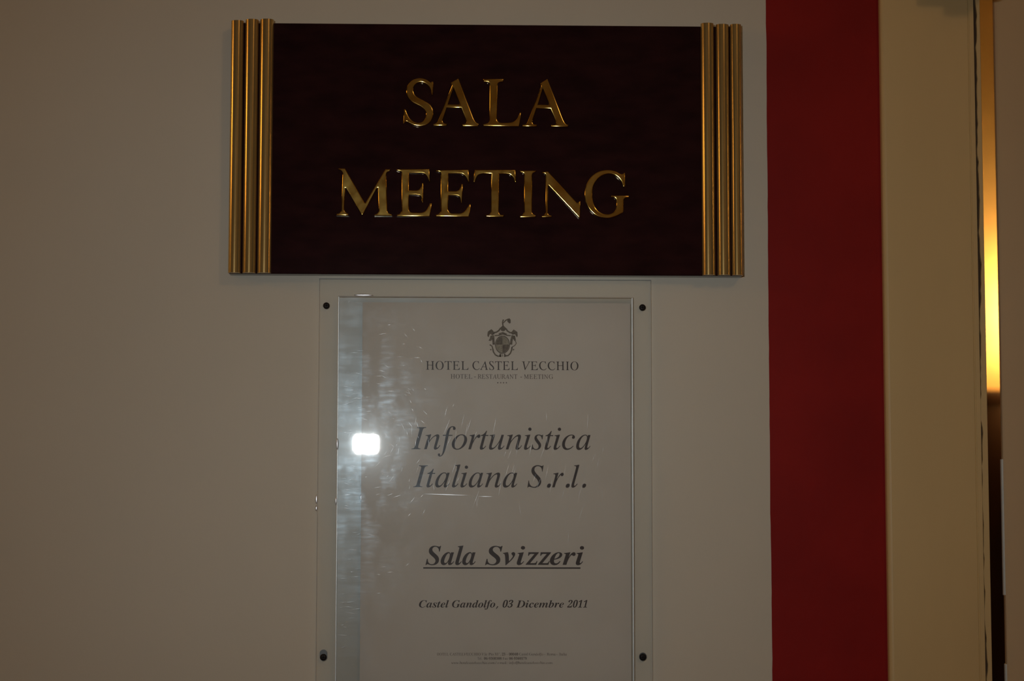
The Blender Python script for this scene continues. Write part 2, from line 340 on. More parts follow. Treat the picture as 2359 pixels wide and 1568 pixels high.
# ------------------------------------------------------------------ data: outlines in millimetres on the wall
LETTERS = [["S",[[[-15.31,360.02],[-15.4,349.51],[-16.1,348.5],[-16.82,349.35],[-17.01,350.34],[-17.2,351.34],[-17.41,352.32],[-17.68,353.23],[-18.02,354.08],[-18.41,354.9],[-18.87,355.68],[-19.4,356.39],[-20.03,357.03],[-20.74,357.61],[-21.49,358.12],[-22.25,358.53],[-22.99,358.83],[-23.78,359.06],[-24.58,359.19],[-25.37,359.23],[-26.17,359.16],[-27.0,358.99],[-27.78,358.72],[-28.48,358.34],[-29.09,357.81],[-29.63,357.16],[-30.08,356.44],[-30.45,355.73],[-30.72,355.04],[-30.9,354.32],[-30.99,353.58],[-31.0,352.85],[-30.9,352.11],[-30.71,351.36],[-30.44,350.64],[-30.14,349.98],[-29.79,349.42],[-29.39,348.89],[-28.93,348.41],[-28.43,347.98],[-27.69,347.48],[-26.83,346.97],[-25.91,346.48],[-25.02,345.99],[-23.98,345.44],[-22.87,344.87],[-21.76,344.29],[-20.76,343.72],[-19.92,343.21],[-19.1,342.68],[-18.32,342.1],[-17.63,341.44],[-17.01,340.67],[-16.46,339.81],[-15.99,338.91],[-15.63,338.0],[-15.39,337.1],[-15.24,336.16],[-15.18,335.21],[-15.19,334.27],[-15.25,333.32],[-15.38,332.37],[-15.59,331.43],[-15.88,330.53],[-16.25,329.68],[-16.71,328.86],[-17.24,328.08],[-17.85,327.36],[-18.52,326.68],[-19.27,326.04],[-20.08,325.48],[-20.95,325.04],[-22.09,324.65],[-23.4,324.33],[-24.76,324.1],[-26.03,324.01],[-27.2,324.07],[-28.38,324.26],[-29.52,324.53],[-30.57,324.84],[-31.47,325.16],[-32.36,325.57],[-33.21,326.0],[-33.97,326.39],[-34.54,326.69],[-35.11,327.02],[-35.67,327.34],[-36.24,327.67],[-36.46,327.57],[-36.68,327.48],[-36.9,327.38],[-37.08,327.23],[-37.3,326.97],[-37.51,326.64],[-37.72,326.28],[-37.93,325.93],[-38.78,326.36],[-38.56,336.98],[-37.71,338.14],[-36.86,337.57],[-36.52,336.56],[-36.19,335.54],[-35.84,334.54],[-35.42,333.56],[-34.93,332.57],[-34.39,331.58],[-33.79,330.65],[-33.14,329.84],[-32.44,329.18],[-31.65,328.61],[-30.82,328.11],[-30.01,327.71],[-29.27,327.41],[-28.48,327.19],[-27.69,327.05],[-26.9,327.01],[-26.09,327.09],[-25.27,327.27],[-24.49,327.54],[-23.79,327.9],[-23.19,328.35],[-22.65,328.91],[-22.2,329.54],[-21.82,330.21],[-21.54,330.96],[-21.33,331.79],[-21.2,332.62],[-21.13,333.37],[-21.11,333.95],[-21.15,334.54],[-21.25,335.11],[-21.42,335.67],[-21.71,336.25],[-22.08,336.85],[-22.51,337.43],[-22.99,337.95],[-23.66,338.54],[-24.43,339.13],[-25.27,339.7],[-26.12,340.23],[-27.07,340.74],[-28.09,341.22],[-29.12,341.71],[-30.09,342.21],[-30.99,342.73],[-31.89,343.27],[-32.74,343.85],[-33.5,344.49],[-34.18,345.2],[-34.8,345.97],[-35.34,346.79],[-35.79,347.64],[-36.13,348.53],[-36.39,349.47],[-36.56,350.42],[-36.66,351.37],[-36.67,352.32],[-36.61,353.28],[-36.47,354.22],[-36.25,355.12],[-35.98,355.96],[-35.63,356.78],[-35.21,357.56],[-34.71,358.29],[-34.06,359.08],[-33.3,359.86],[-32.47,360.59],[-31.61,361.2],[-30.72,361.66],[-29.77,362.02],[-28.81,362.3],[-27.94,362.52],[-27.24,362.65],[-26.52,362.73],[-25.81,362.74],[-25.1,362.68],[-24.12,362.52],[-23.01,362.28],[-21.88,361.95],[-20.84,361.56],[-19.94,361.08],[-19.09,360.5],[-18.27,359.88],[-17.43,359.28],[-17.19,359.48],[-16.94,359.69],[-16.7,359.88],[-16.44,360.01],[-16.17,360.06],[-15.88,360.06],[-15.59,360.03]]]],["A",[[[4.4,362.76],[-1.83,358.96],[-0.69,356.81],[-11.06,330.28],[-11.33,329.6],[-11.59,328.89],[-11.87,328.23],[-12.19,327.69],[-12.54,327.32],[-12.97,327.01],[-13.42,326.75],[-13.88,326.53],[-14.32,326.34],[-14.78,326.2],[-15.25,326.07],[-15.72,325.94],[-15.14,324.37],[-4.81,324.43],[-3.83,326.16],[-4.54,326.29],[-5.27,326.4],[-5.96,326.53],[-6.52,326.72],[-6.86,326.96],[-7.14,327.29],[-7.39,327.66],[-7.66,328.0],[-7.8,329.15],[-4.59,338.94],[6.61,338.88],[10.47,328.7],[10.54,328.33],[10.63,327.95],[10.68,327.58],[10.61,327.27],[10.4,326.99],[10.09,326.74],[9.72,326.54],[9.34,326.4],[8.79,326.28],[8.15,326.21],[7.46,326.15],[6.79,326.09],[7.79,324.15],[20.11,324.23],[20.82,326.19],[20.12,326.66],[19.41,327.13],[18.72,327.62],[18.12,328.18],[17.62,328.83],[17.2,329.55],[16.81,330.3],[16.41,331.04]],[[0.6,354.8],[5.6,341.75],[-3.47,341.83]]]],["L",[[[23.95,362.32],[40.25,362.6],[39.93,360.33],[39.27,360.22],[38.59,360.11],[37.95,359.99],[37.38,359.83],[36.93,359.66],[36.48,359.45],[36.09,359.19],[35.78,358.84],[35.58,358.36],[35.47,357.78],[35.4,357.17],[35.3,356.57],[34.87,331.31],[34.93,330.81],[34.96,330.31],[35.03,329.83],[35.2,329.37],[35.48,328.91],[35.85,328.45],[36.29,328.05],[36.8,327.77],[37.48,327.59],[38.29,327.5],[39.15,327.47],[39.99,327.46],[41.17,327.46],[42.54,327.48],[43.9,327.54],[45.09,327.66],[45.92,327.8],[46.74,328.0],[47.53,328.28],[48.28,328.65],[48.99,329.14],[49.66,329.72],[50.28,330.38],[50.83,331.09],[51.31,331.96],[51.74,332.95],[52.1,333.9],[52.42,334.66],[52.6,335.0],[52.81,335.32],[53.01,335.64],[53.22,335.96],[54.18,335.65],[52.43,324.31],[24.05,324.45],[23.72,326.06],[24.65,326.31],[25.62,326.56],[26.51,326.81],[27.23,327.05],[27.6,327.23],[27.95,327.45],[28.26,327.71],[28.5,328.03],[28.68,328.45],[28.79,328.94],[28.88,329.47],[28.98,329.98],[29.07,357.17],[28.94,357.69],[28.81,358.22],[28.66,358.72],[28.43,359.11],[28.1,359.38],[27.7,359.55],[27.27,359.66],[26.83,359.75],[26.26,359.82],[25.61,359.85],[24.94,359.87],[24.28,359.89]]]],["A",[[[74.78,363.02],[69.03,359.08],[69.83,356.82],[59.13,328.89],[58.81,328.32],[58.49,327.73],[58.18,327.19],[57.86,326.78],[57.58,326.58],[57.26,326.46],[56.92,326.37],[56.58,326.28],[56.23,326.19],[55.87,326.11],[55.51,326.03],[55.14,325.95],[54.99,324.33],[66.32,324.41],[66.79,326.19],[66.21,326.21],[65.62,326.21],[65.05,326.24],[64.56,326.34],[64.18,326.49],[63.83,326.7],[63.52,326.97],[63.28,327.3],[63.14,327.71],[63.06,328.2],[63.02,328.73],[62.96,329.23],[66.15,338.96],[77.02,338.72],[81.49,328.07],[81.43,327.68],[81.39,327.28],[81.31,326.91],[81.17,326.61],[80.92,326.4],[80.6,326.26],[80.24,326.17],[79.89,326.11],[79.4,326.08],[78.83,326.08],[78.23,326.09],[77.65,326.1],[77.49,324.32],[90.91,324.25],[91.71,326.03],[91.22,326.17],[90.72,326.29],[90.23,326.44],[89.79,326.67],[89.35,327.02],[88.93,327.45],[88.53,327.93],[88.19,328.43],[87.8,329.2],[87.4,330.1],[87.0,331.05],[86.6,331.98]],[[71.1,354.72],[76.06,341.95],[67.43,342.05]]]],["M",[[[-89.6,290.3],[-84.24,290.33],[-68.67,263.32],[-68.11,263.18],[-52.65,289.95],[-48.27,289.98],[-49.11,288.12],[-49.59,287.95],[-50.09,287.79],[-50.56,287.61],[-50.94,287.39],[-51.17,287.12],[-51.34,286.79],[-51.48,286.44],[-51.63,286.1],[-51.9,284.39],[-50.88,257.29],[-50.73,256.85],[-50.6,256.39],[-50.43,255.95],[-50.17,255.59],[-49.61,255.16],[-48.88,254.74],[-48.09,254.32],[-47.34,253.9],[-47.47,252.76],[-61.13,252.82],[-61.14,253.68],[-60.47,253.99],[-59.78,254.3],[-59.13,254.62],[-58.61,254.97],[-58.29,255.34],[-58.06,255.78],[-57.86,256.24],[-57.64,256.69],[-58.47,274.64],[-59.31,274.35],[-69.86,253.49],[-70.7,253.05],[-71.55,253.76],[-83.55,274.49],[-84.11,274.49],[-84.54,257.96],[-84.41,257.52],[-84.3,257.07],[-84.16,256.64],[-83.96,256.25],[-83.67,255.92],[-83.32,255.63],[-82.93,255.37],[-82.54,255.12],[-82.14,254.89],[-81.71,254.68],[-81.28,254.48],[-80.85,254.28],[-81.4,252.71],[-90.68,252.8],[-90.69,254.08],[-90.03,254.33],[-89.34,254.56],[-88.7,254.81],[-88.17,255.09],[-87.84,255.39],[-87.56,255.75],[-87.32,256.14],[-87.06,256.52],[-86.3,283.32],[-86.32,284.14],[-86.32,284.98],[-86.35,285.78],[-86.46,286.46],[-86.65,286.94],[-86.92,287.38],[-87.25,287.79],[-87.61,288.17],[-88.04,288.54],[-88.55,288.89],[-89.08,289.24],[-89.59,289.58]]]],["E",[[[-44.0,289.94],[-18.02,290.24],[-17.39,280.31],[-18.11,279.58],[-18.84,280.89],[-19.14,281.71],[-19.43,282.54],[-19.75,283.35],[-20.15,284.09],[-20.65,284.78],[-21.21,285.43],[-21.83,285.99],[-22.47,286.42],[-23.15,286.65],[-23.88,286.74],[-24.63,286.78],[-25.36,286.84],[-34.02,286.78],[-34.09,273.21],[-28.18,273.24],[-27.58,273.44],[-26.95,273.63],[-26.37,273.85],[-25.87,274.13],[-25.5,274.49],[-25.19,274.92],[-24.94,275.4],[-24.73,275.89],[-24.52,276.54],[-24.35,277.28],[-24.19,278.05],[-24.02,278.81],[-22.73,279.11],[-22.79,263.5],[-23.51,263.2],[-24.24,264.51],[-24.25,265.1],[-24.25,265.7],[-24.28,266.28],[-24.39,266.84],[-24.58,267.41],[-24.82,267.97],[-25.14,268.48],[-25.56,268.88],[-26.11,269.12],[-26.77,269.25],[-27.47,269.34],[-28.16,269.45],[-34.07,269.41],[-34.01,258.33],[-33.85,257.88],[-33.71,257.41],[-33.53,256.97],[-33.28,256.59],[-32.92,256.29],[-32.49,256.04],[-32.02,255.85],[-31.54,255.73],[-30.8,255.64],[-29.92,255.6],[-28.99,255.59],[-28.08,255.6],[-27.03,255.59],[-25.89,255.59],[-24.76,255.63],[-23.76,255.77],[-22.98,256.0],[-22.22,256.32],[-21.51,256.73],[-20.89,257.24],[-20.24,258.0],[-19.63,258.94],[-19.07,259.91],[-18.6,260.75],[-18.29,261.32],[-18.0,261.91],[-17.73,262.5],[-17.45,263.09],[-15.87,263.1],[-17.55,252.31],[-43.48,252.31],[-43.92,253.62],[-43.17,253.89],[-42.39,254.16],[-41.65,254.44],[-41.05,254.8],[-40.64,255.23],[-40.33,255.75],[-40.06,256.31],[-39.76,256.85],[-39.93,285.43],[-39.99,285.98],[-40.02,286.54],[-40.09,287.06],[-40.23,287.48],[-40.48,287.75],[-40.8,287.95],[-41.17,288.09],[-41.54,288.2],[-42.04,288.3],[-42.63,288.37],[-43.25,288.42],[-43.85,288.48]]]],["E",[[[-13.39,289.4],[12.77,289.85],[13.52,279.91],[12.8,279.18],[11.93,280.49],[11.59,281.31],[11.26,282.14],[10.9,282.95],[10.47,283.69],[9.97,284.37],[9.41,285.01],[8.8,285.58],[8.15,286.02],[7.48,286.28],[6.75,286.41],[6.0,286.48],[5.26,286.58],[-3.12,286.53],[-3.21,272.8],[2.42,272.83],[3.11,273.03],[3.81,273.21],[4.47,273.42],[5.02,273.73],[5.42,274.15],[5.72,274.66],[5.95,275.22],[6.17,275.78],[6.38,276.39],[6.55,277.06],[6.71,277.74],[6.88,278.41],[8.32,278.56],[7.8,263.38],[7.08,262.79],[6.35,264.39],[6.25,264.99],[6.16,265.6],[6.05,266.18],[5.91,266.72],[5.76,267.2],[5.59,267.68],[5.36,268.12],[5.04,268.47],[4.56,268.72],[3.97,268.89],[3.34,269.03],[2.72,269.19],[-3.05,269.15],[-3.3,258.22],[-3.1,257.77],[-2.91,257.31],[-2.7,256.87],[-2.42,256.47],[-2.06,256.11],[-1.64,255.78],[-1.18,255.5],[-0.69,255.32],[0.01,255.2],[0.81,255.17],[1.66,255.17],[2.49,255.19],[3.46,255.18],[4.53,255.17],[5.58,255.21],[6.53,255.36],[7.3,255.59],[8.05,255.92],[8.76,256.34],[9.41,256.83],[10.1,257.52],[10.79,258.37],[11.44,259.25],[11.99,260.05],[12.39,260.69],[12.75,261.35],[13.08,262.02],[13.43,262.68],[14.73,262.69],[13.17,252.19],[-12.93,252.33],[-13.37,253.79],[-12.62,254.07],[-11.84,254.34],[-11.11,254.63],[-10.49,254.97],[-10.07,255.34],[-9.72,255.79],[-9.4,256.26],[-9.06,256.73],[-9.18,285.33],[-9.27,285.87],[-9.35,286.44],[-9.45,286.96],[-9.62,287.37],[-9.87,287.61],[-10.2,287.77],[-10.56,287.87],[-10.93,287.95],[-11.41,288.01],[-11.96,288.04],[-12.53,288.06],[-13.09,288.08]]]],["T",[[[17.52,289.81],[49.65,290.01],[50.23,280.14],[49.38,279.27],[48.67,280.41],[48.49,281.14],[48.33,281.88],[48.13,282.6],[47.82,283.27],[47.34,283.97],[46.75,284.68],[46.1,285.33],[45.41,285.83],[44.68,286.13],[43.9,286.29],[43.09,286.4],[42.29,286.53],[36.63,286.49],[36.55,256.92],[36.64,256.56],[36.72,256.19],[36.82,255.83],[36.97,255.5],[37.19,255.16],[37.44,254.83],[37.75,254.54],[38.1,254.36],[38.74,254.26],[39.53,254.24],[40.39,254.25],[41.21,254.24],[40.09,252.24],[26.53,252.3],[25.68,254.01],[26.49,254.14],[27.33,254.25],[28.12,254.39],[28.78,254.6],[29.19,254.87],[29.54,255.24],[29.86,255.64],[30.19,256.03],[30.55,286.46],[24.18,286.62],[23.29,286.42],[22.38,286.23],[21.52,286.01],[20.79,285.68],[20.25,285.23],[19.8,284.66],[19.43,284.03],[19.1,283.38],[18.78,282.6],[18.5,281.74],[18.24,280.83],[17.98,279.95],[16.99,279.51],[16.14,280.36]]]],["I",[[[52.91,289.45],[66.36,289.54],[66.09,289.16],[65.83,288.78],[65.55,288.42],[65.23,288.1],[64.79,287.84],[64.27,287.63],[63.77,287.4],[63.39,287.08],[63.16,286.65],[63.03,286.14],[62.93,285.6],[62.82,285.08],[62.55,256.78],[62.71,256.41],[62.85,256.03],[63.02,255.66],[63.26,255.36],[63.77,254.98],[64.42,254.59],[65.13,254.19],[65.81,253.8],[65.24,252.23],[53.08,251.88],[52.66,253.3],[53.29,253.57],[53.93,253.83],[54.54,254.11],[55.06,254.46],[55.45,254.89],[55.76,255.4],[56.04,255.94],[56.33,256.46],[56.45,285.32],[56.33,285.78],[56.22,286.25],[56.08,286.69],[55.88,287.04],[55.58,287.27],[55.22,287.41],[54.83,287.51],[54.47,287.6],[54.15,287.69],[53.83,287.76],[53.51,287.82],[53.19,287.88]]]],["N",[[[70.03,288.4],[75.13,288.91],[98.05,263.95],[100.76,265.89],[100.58,252.4],[99.3,252.08],[98.35,253.03],[75.76,277.33],[75.28,277.32],[75.12,256.44],[75.25,256.01],[75.35,255.58],[75.5,255.17],[75.76,254.83],[76.29,254.49],[76.98,254.18],[77.73,253.88],[78.46,253.57],[77.98,252.44],[70.03,252.08],[69.87,253.2],[70.5,253.51],[71.15,253.81],[71.76,254.13],[72.26,254.49],[72.58,254.92],[72.81,255.41],[73.0,255.92],[73.21,256.43],[73.37,285.04],[73.25,285.46],[73.14,285.9],[72.99,286.31],[72.74,286.64],[72.32,286.87],[71.79,287.02],[71.22,287.14],[70.66,287.27]]]],["G",[[[135.9,288.47],[135.86,277.04],[134.58,276.39],[133.95,277.67],[133.63,278.65],[133.32,279.64],[132.98,280.61],[132.52,281.53],[131.92,282.4],[131.2,283.25],[130.43,284.04],[129.66,284.73],[128.93,285.31],[128.16,285.84],[127.34,286.3],[126.48,286.64],[125.51,286.91],[124.46,287.08],[123.39,287.16],[122.33,287.1],[121.21,286.91],[120.06,286.59],[118.93,286.16],[117.86,285.63],[116.82,284.97],[115.82,284.19],[114.88,283.32],[114.02,282.38],[113.19,281.3],[112.4,280.1],[111.7,278.83],[111.14,277.53],[110.73,276.21],[110.45,274.84],[110.28,273.44],[110.17,272.06],[110.13,270.68],[110.16,269.31],[110.28,267.94],[110.48,266.59],[110.76,265.25],[111.13,263.91],[111.57,262.62],[112.06,261.46],[112.57,260.49],[113.17,259.57],[113.84,258.71],[114.6,257.94],[115.46,257.25],[116.43,256.64],[117.43,256.13],[118.42,255.71],[119.35,255.42],[120.32,255.21],[121.3,255.1],[122.24,255.09],[123.16,255.19],[124.09,255.4],[124.97,255.7],[125.75,256.07],[126.42,256.51],[127.04,257.04],[127.57,257.66],[127.99,258.34],[128.34,259.26],[128.62,260.35],[128.82,261.47],[128.95,262.52],[129.01,263.45],[128.99,264.41],[128.91,265.31],[128.81,266.06],[128.69,266.5],[128.5,266.93],[128.27,267.32],[128.01,267.66],[127.74,267.92],[127.43,268.15],[127.1,268.32],[126.74,268.46],[126.31,268.54],[125.82,268.57],[125.32,268.58],[124.83,268.61],[124.83,270.05],[139.35,269.98],[138.86,268.2],[138.19,268.14],[137.5,268.08],[136.86,268.01],[136.31,267.87],[135.92,267.68],[135.56,267.42],[135.26,267.1],[135.03,266.73],[134.88,266.25],[134.8,265.68],[134.76,265.07],[134.7,264.48],[134.51,256.44],[133.27,255.77],[132.03,255.09],[130.79,254.43],[129.57,253.85],[128.37,253.36],[127.13,252.9],[125.92,252.51],[124.78,252.22],[123.84,252.03],[122.88,251.91],[121.92,251.85],[120.96,251.87],[119.64,251.97],[118.15,252.14],[116.64,252.41],[115.23,252.8],[113.94,253.34],[112.7,254.01],[111.54,254.79],[110.45,255.67],[109.33,256.76],[108.22,258.0],[107.2,259.36],[106.32,260.78],[105.62,262.31],[105.04,263.95],[104.6,265.61],[104.26,267.2],[104.07,268.64],[103.99,270.09],[104.01,271.54],[104.12,272.99],[104.29,274.45],[104.55,275.93],[104.91,277.38],[105.4,278.79],[106.1,280.29],[106.96,281.84],[107.92,283.31],[108.92,284.61],[109.93,285.65],[111.06,286.61],[112.24,287.46],[113.39,288.18],[114.45,288.72],[115.56,289.17],[116.71,289.53],[117.87,289.82],[119.1,290.06],[120.38,290.23],[121.68,290.33],[122.98,290.33],[124.27,290.23],[125.59,290.02],[126.87,289.74],[128.08,289.39],[129.15,288.97],[130.19,288.44],[131.2,287.87],[132.22,287.32],[132.59,287.26],[132.95,287.18],[133.31,287.13],[133.66,287.17],[134.16,287.4],[134.73,287.73],[135.32,288.12]]]]]
TEXT = [('heading', 'u', [('HOTEL', -20.25, 13.1), ('CASTEL', 16.27, 51.87), ('VECCHIO', 55.0, 99.56)], 139.65, 132.92), ('subheading', 'u', [('HOTEL', -0.73, 16.18), ('-', 17.61, 18.98), ('RESTAURANT', 20.41, 51.53), ('-', 53.85, 55.21), ('MEETING', 56.71, 79.66)], 129.43, 125.98), ('event_line', 'i', [('Infortunistica', -31.29, 108.96)], 87.86, 70.57), ('event_line', 'i', [('Italiana', -29.77, 51.56), ('S.r.l.', 59.5, 105.44)], 58.01, 41.05), ('room_line', 'b', [('Sala', -19.83, 19.25), ('Svizzeri', 26.48, 103.77)], -4.37, -19.17), ('date_line', 'b', [('Castel', -24.65, -1.42), ('Gandolfo,', 0.98, 36.95), ('03', 40.29, 48.59), ('Dicembre', 50.78, 87.93), ('2011', 90.46, 106.25)], -46.52, -52.15), ('footer_line', 'u', [('HOTEL', -10.51, -1.53), ('CASTELVECCHIO', -0.51, 23.21), ('V.le', 24.13, 28.24), ('Pio', 29.52, 33.38), ('XI°,', 34.15, 38.77), ('23', 39.8, 42.37), ('–', 43.39, 44.42), ('00040', 45.29, 52.39), ('Castel', 53.16, 60.1), ('Gandolfo', 60.87, 71.67), ('–', 72.54, 73.37), ('Roma', 74.75, 81.44), ('–', 82.11, 82.93), ('Italia', 84.37, 90.19)], -87.05, -89.05), ('footer_line', 'u', [('Tel.', 20.8, 24.4), ('06-9360308', 25.94, 39.55), ('Fax', 40.47, 44.43), ('06-9360579', 45.45, 59.07)], -90.38, -92.25), ('footer_line', 'u', [('www.hotelcastelvecchio.com', 0.54, 34.31), ('/', 34.72, 35.65), ('e-mail:', 36.47, 44.07), ('info@hotelcastelvecchio.com', 45.3, 79.12)], -93.72, -95.59)]
CREST = {"dark":[[[40.264,168.179],[42.88,165.696],[41.838,163.855],[40.272,163.324],[38.704,163.843],[38.177,166.202]],[[28.26,163.014],[30.085,164.333],[31.128,164.993],[32.436,163.818],[33.223,162.247],[33.747,161.2],[31.66,160.143],[30.614,161.188],[29.571,160.659],[29.183,159.084],[28.531,158.689],[27.876,159.866]],[[30.356,159.876],[32.183,159.883],[31.928,156.998],[30.626,155.682],[28.798,155.937],[29.839,157.514]],[[51.506,162.844],[49.676,164.149],[48.63,164.932],[47.325,163.352],[46.544,161.775],[47.59,160.73],[49.679,161.001],[50.465,159.692],[51.25,158.515],[51.771,159.96]],[[47.852,159.944],[49.681,159.952],[50.469,156.021],[49.163,155.754],[48.116,157.585]],[[29.91,148.868],[30.639,149.604],[31.371,148.874],[30.642,148.138]],[[47.788,148.935],[48.518,149.672],[49.25,148.941],[48.52,148.205]],[[39.809,159.126],[39.144,159.07],[38.491,158.907],[37.861,158.639],[37.265,158.273],[36.712,157.814],[36.212,157.269],[35.774,156.649],[35.405,155.963],[35.112,155.224],[34.9,154.444],[34.772,153.637],[34.73,152.816],[39.82,152.835]],[[39.83,146.549],[40.495,146.605],[41.147,146.768],[41.777,147.034],[42.374,147.4],[42.926,147.859],[43.426,148.403],[43.864,149.023],[44.233,149.708],[44.527,150.447],[44.739,151.226],[44.868,152.034],[44.911,152.855],[39.82,152.835]]],"mid":[[[43.392,172.786],[45.22,173.713],[46.268,172.535],[46.271,169.91],[45.226,169.511],[43.656,170.949]],[[44.911,152.855],[44.866,153.675],[44.735,154.482],[44.52,155.26],[44.224,155.997],[43.853,156.68],[43.413,157.297],[42.911,157.838],[42.356,158.293],[41.758,158.655],[41.127,158.917],[40.474,159.075],[39.809,159.126],[39.82,152.835]],[[34.73,152.816],[34.775,151.995],[34.906,151.189],[35.122,150.411],[35.418,149.675],[35.789,148.992],[36.229,148.376],[36.73,147.836],[37.285,147.381],[37.882,147.02],[38.513,146.758],[39.166,146.6],[39.83,146.549],[39.82,152.835]]],"strokes":[[[[40.265,167.523],[39.79,170.408],[40.518,172.643]],0.987],[[[40.392,169.885],[42.348,171.994],[44.437,173.053]],0.884],[[[38.439,165.941],[36.876,163.835],[34.789,162.516],[32.7,162.245]],1.169],[[[42.62,165.433],[43.667,163.6],[45.759,162.297],[47.327,162.303]],1.169],[[[32.444,160.146],[32.714,155.691],[32.981,152.809]],1.819],[[[29.849,152.797],[31.679,151.494],[32.205,149.663]],0.987],[[[32.205,149.663],[32.732,147.046],[34.302,144.695],[36.391,143.656],[38.478,143.925]],1.091],[[[47.852,160.207],[46.813,155.745],[46.556,152.861]],1.819],[[[49.947,155.757],[50.732,153.925],[49.429,152.086],[47.341,151.03]],0.624],[[[47.341,151.03],[47.083,148.671],[46.043,146.048],[44.218,144.208],[41.87,143.938]],1.091],[[[45.354,152.856],[45.214,154.36],[44.802,155.788],[44.141,157.068],[43.262,158.136],[42.211,158.938],[41.04,159.433],[39.808,159.598],[38.577,159.424],[37.407,158.919],[36.359,158.109],[35.485,157.034],[34.828,155.75],[34.422,154.319],[34.286,152.814],[34.428,151.311],[34.84,149.884],[35.501,148.605],[36.379,147.538],[37.43,146.737],[38.6,146.242],[39.831,146.077],[41.062,146.251],[42.231,146.755],[43.278,147.564],[44.153,148.637],[44.811,149.921],[45.218,151.351],[45.354,152.856]],0.728],[[[33.75,159.889],[36.882,160.163],[40.014,161.225],[43.15,160.188],[46.285,159.938]],0.884],[[[36.88,161.212],[40.013,162.274],[43.149,160.975]],1.039],[[[38.214,145.757],[38.219,143.139]],1.429],[[[41.606,145.77],[41.611,143.152]],1.247],[[[39.78,145.501],[39.784,143.407]],0.468]]}
STARS = [[36.18, 122.8], [38.53, 122.81], [40.71, 122.81], [42.95, 122.82]]
UNDERLINE = [[-21.51, -21.08], [100.92, -22.17]]
